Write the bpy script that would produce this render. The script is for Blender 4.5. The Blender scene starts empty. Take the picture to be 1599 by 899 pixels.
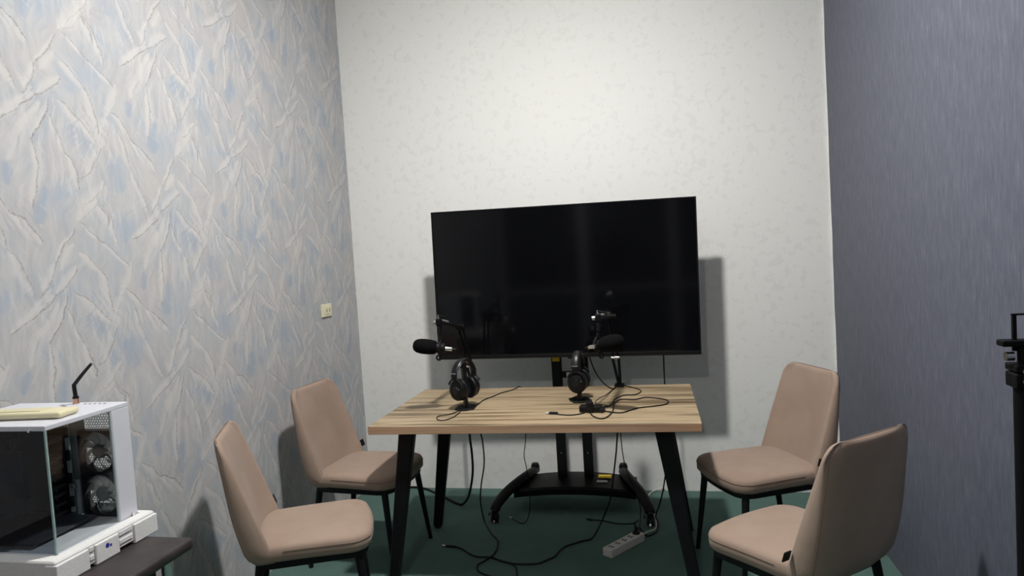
import bpy, bmesh, math, random
from mathutils import Vector, Matrix, Quaternion

random.seed(7)
SC = bpy.context.scene
COL = SC.collection

# ------------------------------------------------------------------ camera
CAM_POS = Vector((1.9212, -4.1367, 1.4757))
CAM_R = Vector((0.976456, 0.206791, -0.061405))
CAM_U = Vector((0.049349, 0.062966, 0.996795))
CAM_F = Vector((-0.209995, 0.976357, -0.051278))
cam_data = bpy.data.cameras.new('camera')
cam_data.sensor_width = 36.0
cam_data.lens = 1075.2 / 1599.0 * 36.0
cam_data.clip_start = 0.05
cam = bpy.data.objects.new('camera', cam_data)
COL.objects.link(cam)
m = Matrix((CAM_R, CAM_U, -CAM_F)).transposed().to_4x4()
m.translation = CAM_POS
cam.matrix_world = m
SC.camera = cam

# ------------------------------------------------------------------ world, exposure
W = bpy.data.worlds.new('world')
SC.world = W
W.use_nodes = True
W.node_tree.nodes['Background'].inputs[0].default_value = (0.02, 0.025, 0.035, 1)
W.node_tree.nodes['Background'].inputs[1].default_value = 0.3
SC.view_settings.view_transform = 'Standard'
SC.view_settings.look = 'None'
SC.view_settings.gamma = 1.0
SC.view_settings.use_curve_mapping = False
SC.view_settings.exposure = 0.0
LAMP_POS = (1.47, -1.91, 3.16)       # globe of the ceiling lamp, lights the room
LAMP_STRENGTH = 1150.0
REAR_FILL = 0.32                     # share of lamp strength for an added fill light behind the camera
ROOM_W, ROOM_D, ROOM_H = 2.87, 6.1, 3.20

# ------------------------------------------------------------------ materials
class NT:
    """small helper around a node tree"""
    def __init__(s, tree): s.t = tree; s.n = tree.nodes; s.l = tree.links
    def node(s, typ, **kw):
        n = s.n.new(typ)
        for k, v in kw.items(): setattr(n, k, v)
        return n
    def put(s, sock, v):
        if isinstance(v, bpy.types.NodeSocket): s.l.new(v, sock)
        else: sock.default_value = v
    def math(s, op, a, b=None, c=None, clamp=False):
        n = s.n.new('ShaderNodeMath'); n.operation = op; n.use_clamp = clamp
        s.put(n.inputs[0], a)
        if b is not None: s.put(n.inputs[1], b)
        if c is not None: s.put(n.inputs[2], c)
        return n.outputs[0]
    def vmath(s, op, a, b=None, scale=None):
        n = s.n.new('ShaderNodeVectorMath'); n.operation = op
        s.put(n.inputs[0], a)
        if b is not None: s.put(n.inputs[1], b)
        if scale is not None: s.put(n.inputs['Scale'], scale)
        return n.outputs[1] if op in ('DOT_PRODUCT', 'LENGTH') else n.outputs[0]
    def sep(s, v):
        n = s.n.new('ShaderNodeSeparateXYZ'); s.put(n.inputs[0], v); return n.outputs
    def comb(s, x=0.0, y=0.0, z=0.0):
        n = s.n.new('ShaderNodeCombineXYZ')
        for i, v in enumerate((x, y, z)): s.put(n.inputs[i], v)
        return n.outputs[0]
    def noise(s, vec, scale=5.0, detail=2.0, rough=0.5, col=False):
        n = s.n.new('ShaderNodeTexNoise'); s.put(n.inputs['Vector'], vec)
        n.inputs['Scale'].default_value = scale; n.inputs['Detail'].default_value = detail
        n.inputs['Roughness'].default_value = rough
        return n.outputs[1] if col else n.outputs[0]
    def ramp(s, fac, stops):
        n = s.n.new('ShaderNodeValToRGB'); s.put(n.inputs[0], fac)
        e = n.color_ramp.elements
        while len(e) < len(stops): e.new(0.5)
        for el, (p, c) in zip(e, stops):
            el.position = p; el.color = (c[0], c[1], c[2], 1) if not isinstance(c, float) else (c, c, c, 1)
        return n.outputs[0]
    def mix(s, fac, a, b, blend='MIX'):
        n = s.n.new('ShaderNodeMix'); n.data_type = 'RGBA'; n.blend_type = blend
        s.put(n.inputs[0], fac)
        for sock, v in ((n.inputs[6], a), (n.inputs[7], b)):
            s.put(sock, v if isinstance(v, bpy.types.NodeSocket) else (v[0], v[1], v[2], 1))
        return n.outputs[2]
    def smooth(s, v, lo, hi, a=0.0, b=1.0):
        n = s.n.new('ShaderNodeMapRange'); n.interpolation_type = 'SMOOTHSTEP'
        s.put(n.inputs[0], v); s.put(n.inputs[1], lo); s.put(n.inputs[2], hi)
        n.inputs[3].default_value = a; n.inputs[4].default_value = b
        return n.outputs[0]

def new_mat(name):
    mt = bpy.data.materials.new(name); mt.use_nodes = True
    nt = NT(mt.node_tree); return mt, nt, mt.node_tree.nodes['Principled BSDF']

def bump(nt, bsdf, h, strength=0.2, dist=0.002):
    b = nt.node('ShaderNodeBump'); b.inputs['Strength'].default_value = strength
    b.inputs['Distance'].default_value = dist
    nt.put(b.inputs['Height'], h); nt.l.new(b.outputs[0], bsdf.inputs['Normal'])

def plain(name, col, rough=0.5, metal=0.0, var=0.08, scale=30.0, spec=0.5, bmp=0.0):
    mt, nt, b = new_mat(name)
    tc = nt.node('ShaderNodeTexCoord').outputs['Object']
    f = nt.noise(tc, scale, 3.0)
    lo = [c * (1 - var) for c in col]; hi = [min(1, c * (1 + var)) for c in col]
    nt.put(b.inputs['Base Color'], nt.ramp(f, [(0.3, lo), (0.7, hi)]))
    b.inputs['Roughness'].default_value = rough; b.inputs['Metallic'].default_value = metal
    b.inputs['Specular IOR Level'].default_value = spec
    if bmp: bump(nt, b, f, bmp, 0.001)
    return mt

MAT = {}
MAT['black_metal'] = plain('black_metal', (0.0055, 0.0055, 0.007), 0.5, 0.0, 0.15, 60, 0.2)
MAT['arm_black'] = plain('arm_black', (0.004, 0.004, 0.005), 0.6, 0.0, 0.15, 60, 0.12)
MAT['black_plastic'] = plain('black_plastic', (0.0045, 0.0045, 0.0052), 0.42, 0, 0.15, 80, 0.25)
MAT['foam_black'] = plain('foam_black', (0.0045, 0.0045, 0.005), 0.95, 0, 0.4, 400, 0.06, 0.6)
MAT['black_leather'] = plain('black_leather', (0.0055, 0.006, 0.008), 0.36, 0, 0.2, 150, 0.4, 0.2)
MAT['rubber'] = plain('rubber', (0.005, 0.0055, 0.006), 0.6, 0, 0.1, 100, 0.25)
MAT['chrome'] = plain('chrome', (0.75, 0.75, 0.74), 0.25, 1.0, 0.03, 40)
MAT['white_plastic'] = plain('white_plastic', (0.62, 0.60, 0.55), 0.45, 0, 0.03, 30)
MAT['socket_dark'] = plain('socket_dark', (0.06, 0.055, 0.05), 0.6, 0, 0.1, 50)
MAT['cream_plastic'] = plain('cream_plastic', (0.72, 0.68, 0.48), 0.4, 0, 0.04, 40)
MAT['yellow_label'] = plain('yellow_label', (0.75, 0.52, 0.02), 0.5, 0, 0.05, 60)
MAT['silver'] = plain('silver', (0.62, 0.62, 0.60), 0.35, 0.0, 0.05, 60)
MAT['white_label'] = plain('white_label', (0.6, 0.6, 0.6), 0.5, 0, 0.1, 200)
MAT['case_white'] = plain('case_white', (0.60, 0.61, 0.66), 0.35, 0, 0.02, 20)
MAT['case_inner'] = plain('case_inner', (0.55, 0.60, 0.62), 0.45, 0, 0.03, 20)
MAT['pc_dark'] = plain('pc_dark', (0.012, 0.013, 0.017), 0.5, 0, 0.4, 60)
MAT['pc_grey'] = plain('pc_grey', (0.06, 0.065, 0.075), 0.5, 0, 0.3, 60)
mt, nt, b = new_mat('fan_blade')            # milky translucent plastic
tc = nt.node('ShaderNodeTexCoord').outputs['Object']
cc = nt.ramp(nt.noise(tc, 40.0), [(0.3, (0.72, 0.73, 0.71)), (0.7, (0.80, 0.81, 0.79))])
df = nt.node('ShaderNodeBsdfDiffuse'); tl = nt.node('ShaderNodeBsdfTranslucent'); mx = nt.node('ShaderNodeMixShader')
nt.put(df.inputs[0], cc); nt.put(tl.inputs[0], cc); mx.inputs[0].default_value = 0.5
nt.l.new(df.outputs[0], mx.inputs[1]); nt.l.new(tl.outputs[0], mx.inputs[2])
nt.l.new(mx.outputs[0], mt.node_tree.nodes['Material Output'].inputs[0])
MAT['fan_blade'] = mt
MAT['fan_hub'] = plain('fan_hub', (0.20, 0.21, 0.22), 0.5, 0, 0.05, 40)
MAT['glass_edge'] = plain('glass_edge', (0.30, 0.42, 0.40), 0.25, 0, 0.08, 30)
MAT['styrofoam'] = plain('styrofoam', (0.66, 0.66, 0.65), 0.8, 0, 0.04, 180, 0.3, 0.5)
MAT['blue_ink'] = plain('blue_ink', (0.03, 0.025, 0.30), 0.5, 0, 0.1, 50)
MAT['slab_cream'] = plain('slab_cream', (0.62, 0.57, 0.37), 0.35, 0, 0.04, 25)
MAT['desk_dark'] = plain('desk_dark', (0.030, 0.024, 0.023), 0.42, 0, 0.25, 25, 0.4)
MAT['mullion'] = plain('mullion', (0.45, 0.45, 0.46), 0.5, 0, 0.05, 20)
MAT['dark_pane'] = plain('dark_pane', (0.02, 0.022, 0.03), 0.12, 0, 0.1, 2)
MAT['dark_panel'] = plain('dark_panel', (0.02, 0.028, 0.06), 0.5, 0, 0.1, 5)
MAT['copper'] = plain('copper', (0.62, 0.36, 0.26), 0.3, 1.0, 0.05, 40)
MAT['ceiling'] = plain('ceiling', (0.88, 0.88, 0.87), 0.9, 0, 0.02, 8)
MAT['trim_white'] = plain('trim_white', (0.82, 0.82, 0.79), 0.6, 0, 0.03, 30)
MAT['sensor_red'] = plain('sensor_red', (0.05, 0.01, 0.01), 0.2, 0, 0.1, 50)
MAT['lamp_metal'] = plain('lamp_metal', (0.7, 0.7, 0.7), 0.4, 0, 0.03, 30)

# television screen
mt, nt, b = new_mat('screen')
tc = nt.node('ShaderNodeTexCoord').outputs['Object']
nt.put(b.inputs['Base Color'], nt.ramp(nt.noise(tc, 2.0), [(0.3, (0.0022, 0.0023, 0.003)), (0.7, (0.003, 0.0032, 0.004))]))
b.inputs['Roughness'].default_value = 0.08; b.inputs['IOR'].default_value = 1.38
MAT['screen'] = mt

# lamp globe
mt, nt, b = new_mat('lamp_globe')
tc = nt.node('ShaderNodeTexCoord').outputs['Object']
b.inputs['Base Color'].default_value = (0.9, 0.9, 0.9, 1)
nt.put(b.inputs['Emission Color'], nt.ramp(nt.noise(tc, 3.0), [(0.3, (1.0, 0.975, 0.94)), (0.7, (1.0, 0.98, 0.95))]))
b.inputs['Emission Strength'].default_value = LAMP_STRENGTH
MAT['lamp_globe'] = mt
MAT['lamp_globe_fill'] = mt.copy(); MAT['lamp_globe_fill'].name = 'lamp_globe_fill'  # emission of the added rear fill light
MAT['lamp_globe_fill'].node_tree.nodes['Principled BSDF'].inputs['Emission Strength'].default_value = LAMP_STRENGTH * REAR_FILL

# clear and tinted case glass
def glass(name, tint, gloss):
    mt = bpy.data.materials.new(name); mt.use_nodes = True
    nt = NT(mt.node_tree); nt.n.clear()
    o = nt.node('ShaderNodeOutputMaterial'); mx = nt.node('ShaderNodeMixShader')
    tr = nt.node('ShaderNodeBsdfTransparent'); gl = nt.node('ShaderNodeBsdfGlossy')
    fr = nt.node('ShaderNodeFresnel')
    bf = nt.node('ShaderNodeNewGeometry').outputs['Backfacing']       # the same reflectance from inside the pane
    nt.put(fr.inputs[0], nt.math('SUBTRACT', 1.45, nt.math('MULTIPLY', bf, 1.45 - 1 / 1.45)))
    tc = nt.node('ShaderNodeTexCoord').outputs['Object']
    nt.put(tr.inputs[0], nt.ramp(nt.noise(tc, 4.0), [(0.3, tint), (0.7, [c * 0.96 for c in tint])]))
    gl.inputs['Roughness'].default_value = gloss
    nt.l.new(fr.outputs[0], mx.inputs[0]); nt.l.new(tr.outputs[0], mx.inputs[1]); nt.l.new(gl.outputs[0], mx.inputs[2])
    nt.l.new(mx.outputs[0], o.inputs[0]); return mt
MAT['glass_clear'] = glass('glass_clear', (0.96, 0.98, 0.975), 0.03)
MAT['glass_tint'] = glass('glass_tint', (0.48, 0.51, 0.55), 0.04)

# upholstery
mt, nt, b = new_mat('fabric_beige')
tc = nt.node('ShaderNodeTexCoord').outputs['Object']
f1 = nt.noise(tc, 420.0, 2.0); f2 = nt.noise(tc, 7.0, 3.0)
c = nt.mix(nt.smooth(f2, 0.3, 0.7), (0.30, 0.218, 0.168), (0.345, 0.255, 0.200))
c = nt.mix(nt.math('MULTIPLY', f1, 0.35), c, (0.20, 0.142, 0.108))
nt.put(b.inputs['Base Color'], c)
b.inputs['Roughness'].default_value = 0.85; b.inputs['Specular IOR Level'].default_value = 0.25
b.inputs['Sheen Weight'].default_value = 0.15; b.inputs['Sheen Roughness'].default_value = 0.5
bump(nt, b, f1, 0.25, 0.0008)
MAT['fabric_beige'] = mt
MAT['fabric_seam'] = plain('fabric_seam', (0.20, 0.145, 0.115), 0.9, 0, 0.15, 200, 0.1)

# laminate wood of the table
def wood(name, light, mid, dark, edge=False):
    mt, nt, b = new_mat(name)
    tc = nt.node('ShaderNodeTexCoord').outputs['Object']
    x, y, z = nt.sep(tc)[:3]
    warp = nt.noise(nt.comb(nt.math('MULTIPLY', x, 1.6), nt.math('MULTIPLY', y, 5.0), 0.3), 1.0, 2.0)
    yy = nt.math('ADD', nt.math('ADD', y, z), nt.math('MULTIPLY', warp, 0.05))
    broad = nt.noise(nt.comb(nt.math('MULTIPLY', x, 0.8), nt.math('MULTIPLY', yy, 22.0), 2.0), 1.0, 3.0, 0.6)
    fine = nt.noise(nt.comb(nt.math('MULTIPLY', x, 2.2), nt.math('MULTIPLY', yy, 75.0), 5.0), 1.0, 4.0, 0.6)
    f = nt.math('ADD', nt.math('MULTIPLY', broad, 0.62), nt.math('MULTIPLY', fine, 0.38))
    c = nt.ramp(f, [(0.40, dark), (0.47, mid), (0.53, light), (0.61, mid)])
    nt.put(b.inputs['Base Color'], c)
    b.inputs['Roughness'].default_value = 0.5; b.inputs['Specular IOR Level'].default_value = 0.35
    bump(nt, b, fine, 0.08, 0.001)
    return mt
MAT['wood_top'] = wood('wood_top', (0.42, 0.325, 0.210), (0.255, 0.190, 0.112), (0.095, 0.068, 0.039))
MAT['wood_edge'] = wood('wood_edge', (0.45, 0.29, 0.185), (0.40, 0.25, 0.157), (0.33, 0.20, 0.12))

# carpet
mt, nt, b = new_mat('carpet_green')
tc = nt.node('ShaderNodeNewGeometry').outputs['Position']
f1 = nt.noise(tc, 260.0, 3.0, 0.7); f2 = nt.noise(tc, 3.0, 4.0, 0.6); f3 = nt.noise(tc, 38.0, 3.0)
c = nt.mix(nt.smooth(f2, 0.3, 0.7), (0.095, 0.165, 0.142), (0.115, 0.195, 0.168))
c = nt.mix(nt.math('MULTIPLY', f1, 0.5), c, (0.060, 0.105, 0.094))
c = nt.mix(nt.smooth(f3, 0.66, 0.76, 0.0, 0.25), c, (0.12, 0.16, 0.14))
nt.put(b.inputs['Base Color'], c)
b.inputs['Roughness'].default_value = 0.95; b.inputs['Specular IOR Level'].default_value = 0.1
bump(nt, b, f1, 0.6, 0.004)
MAT['carpet'] = mt

# off-white back wallpaper: satin blots pressed into a matt ground
mt, nt, b = new_mat('paper_white')
pos = nt.node('ShaderNodeNewGeometry').outputs['Position']
warp = nt.vmath('SCALE', nt.vmath('SUBTRACT', nt.noise(pos, 26.0, 2.0, 0.6, True), (0.5, 0.5, 0.5)), scale=0.06)
p2 = nt.vmath('ADD', pos, warp)
n1 = nt.noise(p2, 23.0, 2.5, 0.55); n2 = nt.noise(pos, 2.6, 2.0)
spot = nt.smooth(nt.math('ADD', n1, nt.math('MULTIPLY', nt.math('SUBTRACT', n2, 0.5), 0.25)), 0.565, 0.605)
c = nt.mix(spot, (0.80, 0.80, 0.775), (0.752, 0.752, 0.726))
fine = nt.noise(pos, 500.0, 2.0)
c = nt.mix(nt.math('MULTIPLY', fine, 0.06), c, (0.6, 0.6, 0.58))
nt.put(b.inputs['Base Color'], c)
nt.put(b.inputs['Roughness'], nt.math('SUBTRACT', 0.74, nt.math('MULTIPLY', spot, 0.14)))
nt.put(b.inputs['Specular IOR Level'], nt.math('ADD', 0.3, nt.math('MULTIPLY', spot, 0.2)))
bump(nt, b, spot, 0.08, 0.001)
MAT['paper_white'] = mt

# slate-blue right wallpaper: short vertical woven streaks
mt, nt, b = new_mat('paper_slate')
pos = nt.node('ShaderNodeNewGeometry').outputs['Position']
x, y, z = nt.sep(pos)[:3]
a1 = nt.noise(nt.comb(nt.math('MULTIPLY', y, 105.0), nt.math('MULTIPLY', z, 14.0), 0.0), 1.0, 3.0, 0.6)
a2 = nt.noise(nt.comb(nt.math('MULTIPLY', y, 38.0), nt.math('MULTIPLY', z, 9.0), 7.0), 1.0, 2.0, 0.5)
a3 = nt.noise(nt.comb(nt.math('MULTIPLY', y, 420.0), nt.math('MULTIPLY', z, 45.0), 3.0), 1.0, 2.0, 0.5)
f = nt.math('ADD', nt.math('ADD', nt.math('MULTIPLY', a1, 0.5), nt.math('MULTIPLY', a2, 0.3)), nt.math('MULTIPLY', a3, 0.2))
c = nt.ramp(f, [(0.33, (0.076, 0.084, 0.114)), (0.50, (0.104, 0.113, 0.148)), (0.60, (0.128, 0.138, 0.178)), (0.70, (0.165, 0.176, 0.215))])
nt.put(b.inputs['Base Color'], c)
b.inputs['Roughness'].default_value = 0.62; b.inputs['Specular IOR Level'].default_value = 0.4
bump(nt, b, f, 0.25, 0.0015)
MAT['paper_slate'] = mt

# feathered left wallpaper: a printed half-drop repeat of brush strokes
REP_U, REP_V, DROP = 0.533, 0.645, 0.2925
STROKES = [(-1.625, 1.804, -1.738, 1.722, 0.0187, 1), (-1.738, 1.722, -1.896, 1.621, 0.0187, 1), (-1.686, 1.714, -1.757, 1.569, 0.0093, 1.2), (-1.754, 1.568, -1.776, 1.357, 0.0117, 0.9), (-1.688, 1.664, -1.635, 1.547, 0.0117, 0.8), (-1.635, 1.547, -1.593, 1.426, 0.0163, 1.1), (-1.727, 1.697, -1.846, 1.503, 0.0257, 0), (-1.913, 1.528, -1.977, 1.407, 0.021, 0.3), (-1.977, 1.407, -2.02, 1.293, 0.028, 0.4), (-2.02, 1.293, -2.113, 1.177, 0.021, 0.9), (-1.951, 1.423, -1.866, 1.341, 0.014, 1), (-1.866, 1.341, -1.751, 1.248, 0.021, 1.2), (-1.931, 1.347, -1.88, 1.228, 0.014, 0.9), (-1.88, 1.228, -1.804, 1.075, 0.0163, 0.7), (-2.136, 1.666, -2.053, 1.598, 0.0093, 0.9), (-2.053, 1.598, -1.927, 1.516, 0.0093, 1.0), (-2.023, 1.802, -2.15, 1.678, 0.0304, 0.4), (-2.168, 1.652, -2.255, 1.533, 0.0093, 1.1), (-2.255, 1.533, -2.318, 1.424, 0.014, 0.8), (-2.152, 1.568, -2.07, 1.493, 0.0163, 0.6), (-2.07, 1.493, -2.019, 1.347, 0.021, 1), (-2.179, 1.426, -2.035, 1.311, 0.0163, 0.9), (-2.036, 1.744, -1.967, 1.593, 0.014, 0.9), (-2.175, 1.594, -2.233, 1.516, 0.0163, 0), (-2.011, 1.174, -2.101, 1.092, 0.014, 0.6), (-2.054, 1.1, -2.011, 1.018, 0.0163, 1)]
BLUES = [(-1.861, 1.489, -1.862, 1.425, 0.021, 1), (-1.73, 1.439, -1.737, 1.329, 0.0187, 1), (-2.146, 1.351, -2.057, 1.271, 0.0409, 0.6), (-1.979, 1.242, -1.929, 1.141, 0.0467, 0.7), (-1.583, 1.65, -1.5, 1.544, 0.0292, 0.6), (-2.254, 1.46, -2.306, 1.407, 0.0292, 0.5), (-2.279, 1.733, -2.283, 1.662, 0.0257, 1)]
def stroke_group():
    g = bpy.data.node_groups.new('brush_stroke', 'ShaderNodeTree')
    for nm, ty in (('P', 'NodeSocketVector'), ('Mid', 'NodeSocketVector'), ('Dir', 'NodeSocketVector'),
                   ('Half', 'NodeSocketFloat'), ('Width', 'NodeSocketFloat')):
        g.interface.new_socket(nm, in_out='INPUT', socket_type=ty)
    for nm in ('Light', 'Dark'):
        g.interface.new_socket(nm, in_out='OUTPUT', socket_type='NodeSocketFloat')
    nt = NT(g); gi = nt.node('NodeGroupInput'); go = nt.node('NodeGroupOutput')
    q = nt.vmath('SUBTRACT', gi.outputs['P'], gi.outputs['Mid'])
    qx, qy, _ = nt.sep(q)[:3]
    n = nt.math('ROUND', nt.math('DIVIDE', qx, REP_U))
    qx = nt.math('SUBTRACT', qx, nt.math('MULTIPLY', n, REP_U))
    qy = nt.math('SUBTRACT', qy, nt.math('MULTIPLY', n, DROP))
    qy = nt.math('SUBTRACT', qy, nt.math('MULTIPLY', nt.math('ROUND', nt.math('DIVIDE', qy, REP_V)), REP_V))
    w = nt.comb(qx, qy, 0.0)
    dx, dy, _ = nt.sep(gi.outputs['Dir'])[:3]
    t = nt.vmath('DOT_PRODUCT', w, gi.outputs['Dir'])
    s = nt.vmath('DOT_PRODUCT', w, nt.comb(nt.math('MULTIPLY', dy, -1.0), dx, 0.0))
    tt = nt.math('DIVIDE', nt.math('ABSOLUTE', t), nt.math('MULTIPLY', gi.outputs['Half'], 1.12))
    taper = nt.math('MAXIMUM', nt.math('SUBTRACT', 1.0, nt.math('POWER', tt, 3.0)), 0.0001)
    wd = nt.math('MULTIPLY', gi.outputs['Width'], taper)
    r = nt.math('DIVIDE', s, wd)
    inside = nt.smooth(tt, 0.85, 1.0, 1.0, 0.0)
    li = nt.math('MULTIPLY', nt.smooth(nt.math('ABSOLUTE', r), 0.0, 1.35, 1.0, 0.0), inside)
    dl = nt.math('ABSOLUTE', nt.math('SUBTRACT', s, nt.math('MULTIPLY', wd, 0.62)))
    dk = nt.math('MULTIPLY', nt.smooth(dl, 0.0002, 0.0050, 1.0, 0.0), inside)
    nt.l.new(li, go.inputs['Light']); nt.l.new(dk, go.inputs['Dark'])
    return g
mt, nt, b = new_mat('paper_feather')
pos = nt.node('ShaderNodeNewGeometry').outputs['Position']
x, y, z = nt.sep(pos)[:3]
base = nt.comb(y, z, 0.0)
w1 = nt.vmath('SCALE', nt.vmath('SUBTRACT', nt.noise(base, 9.0, 2.0, 0.5, True), (0.5, 0.5, 0.5)), scale=0.05)
w2 = nt.vmath('SCALE', nt.vmath('SUBTRACT', nt.noise(base, 55.0, 3.0, 0.6, True), (0.5, 0.5, 0.5)), scale=0.011)
P = nt.vmath('ADD', nt.vmath('ADD', base, w1), w2)
SG = stroke_group()
light = 0.0; dark = 0.0; blue = 0.0
def run_stroke(a):
    y0, z0, y1, z1, wd, k = a
    d = Vector((y1 - y0, z1 - z0)); L = d.length; d = d / L
    g = nt.node('ShaderNodeGroup'); g.node_tree = SG
    nt.l.new(P, g.inputs['P'])
    g.inputs['Mid'].default_value = ((y0 + y1) / 2, (z0 + z1) / 2, 0)
    g.inputs['Dir'].default_value = (d.x, d.y, 0)
    g.inputs['Half'].default_value = L / 2; g.inputs['Width'].default_value = wd * 1.25
    return g, k
for a in STROKES:
    g, k = run_stroke(a)
    light = nt.math('MAXIMUM', light, g.outputs['Light'])
    if k: dark = nt.math('MAXIMUM', dark, nt.math('MULTIPLY', g.outputs['Dark'], k / 1.2))
for a in BLUES:
    g, k = run_stroke(a)
    blue = nt.math('MAXIMUM', blue, nt.math('MULTIPLY', g.outputs['Light'], k))
st = nt.noise(nt.comb(nt.math('ADD', nt.math('MULTIPLY', y, 34.0), nt.math('MULTIPLY', nt.noise(base, 3.0), 14.0)), nt.math('MULTIPLY', z, 7.0), 0.0), 1.0, 4.0, 0.6)
pt = nt.noise(nt.vmath('ADD', base, (3.0, 7.0, 0.0)), 5.5, 3.0, 0.55)
br = nt.noise(P, 120.0, 3.0, 0.6)
c = nt.ramp(pt, [(0.34, (0.490, 0.545, 0.630)), (0.46, (0.560, 0.580, 0.615)), (0.58, (0.590, 0.580, 0.590)), (0.70, (0.635, 0.610, 0.600))])
c = nt.mix(nt.smooth(st, 0.40, 0.66, 0.0, 0.65), c, (0.685, 0.670, 0.650))
c = nt.mix(nt.smooth(st, 0.44, 0.30, 0.0, 0.40), c, (0.465, 0.500, 0.555))
c = nt.mix(nt.math('MULTIPLY', blue, 0.58), c, (0.38, 0.47, 0.60))
def fan_streaks(cy, cz, seed, slant):
    """bristle marks spreading downwards from one node of the repeat"""
    px, pz, _ = nt.sep(P)[:3]
    du = nt.math('SUBTRACT', px, cy); dv = nt.math('SUBTRACT', pz, cz)
    n = nt.math('ROUND', nt.math('DIVIDE', du, REP_U))
    du = nt.math('SUBTRACT', du, nt.math('MULTIPLY', n, REP_U))
    dv = nt.math('SUBTRACT', dv, nt.math('MULTIPLY', n, DROP))
    dv = nt.math('MULTIPLY', nt.math('FRACT', nt.math('DIVIDE', nt.math('SUBTRACT', 0.0, dv), REP_V)), REP_V)   # depth below the node
    ang = nt.math('SUBTRACT', nt.math('ARCTAN2', du, nt.math('ADD', dv, 0.04)), slant)
    f = nt.noise(nt.comb(nt.math('MULTIPLY', ang, 15.0), nt.math('MULTIPLY', dv, 5.0), seed), 1.0, 3.0, 0.65)
    fade = nt.math('MULTIPLY', nt.math('MULTIPLY', nt.smooth(nt.math('ABSOLUTE', du), 0.16, 0.262, 1.0, 0.0), nt.smooth(dv, 0.015, 0.09)), nt.smooth(dv, 0.40, 0.63, 1.0, 0.0))
    return nt.math('MULTIPLY', nt.math('SUBTRACT', f, 0.5), fade)
fib = nt.math('ADD', 0.5, nt.math('ADD', fan_streaks(-1.64, 1.80, 4.0, 0.0), fan_streaks(-1.95, 1.44, 9.0, 0.15)))
c = nt.mix(nt.math('MULTIPLY', light, nt.smooth(fib, 0.33, 0.62, 0.40, 1.0)), c, (0.76, 0.735, 0.712))
c = nt.mix(nt.smooth(fib, 0.55, 0.66, 0.0, 0.60), c, (0.745, 0.73, 0.715))
c = nt.mix(nt.smooth(fib, 0.45, 0.34, 0.0, 0.38), c, (0.47, 0.48, 0.51))
c = nt.mix(nt.math('MULTIPLY', dark, nt.smooth(br, 0.34, 0.58, 0.10, 0.90)), c, (0.36, 0.325, 0.295))
c = nt.mix(1.0, c, (0.695, 0.70, 0.705), 'MULTIPLY')
nt.put(b.inputs['Base Color'], c)
b.inputs['Roughness'].default_value = 0.6; b.inputs['Specular IOR Level'].default_value = 0.3
MAT['paper_feather'] = mt

# ------------------------------------------------------------------ mesh helpers
def link(name, me, mat, parent=None, smooth=False):
    o = bpy.data.objects.new(name, me); COL.objects.link(o)
    if mat is not None: me.materials.append(MAT[mat] if isinstance(mat, str) else mat)
    if smooth:
        for p in me.polygons: p.use_smooth = True
        if smooth != 'all':
            try: me.set_sharp_from_angle(angle=math.radians(38))
            except Exception: pass
    if parent is not None: o.parent = parent
    return o

def mesh(name, vs, fs, mat, parent=None, smooth=False):
    me = bpy.data.meshes.new(name); me.from_pydata([tuple(v) for v in vs], [], fs); me.validate()
    bm = bmesh.new(); bm.from_mesh(me); bmesh.ops.recalc_face_normals(bm, faces=bm.faces); bm.to_mesh(me); bm.free()
    return link(name, me, mat, parent, smooth)

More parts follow.
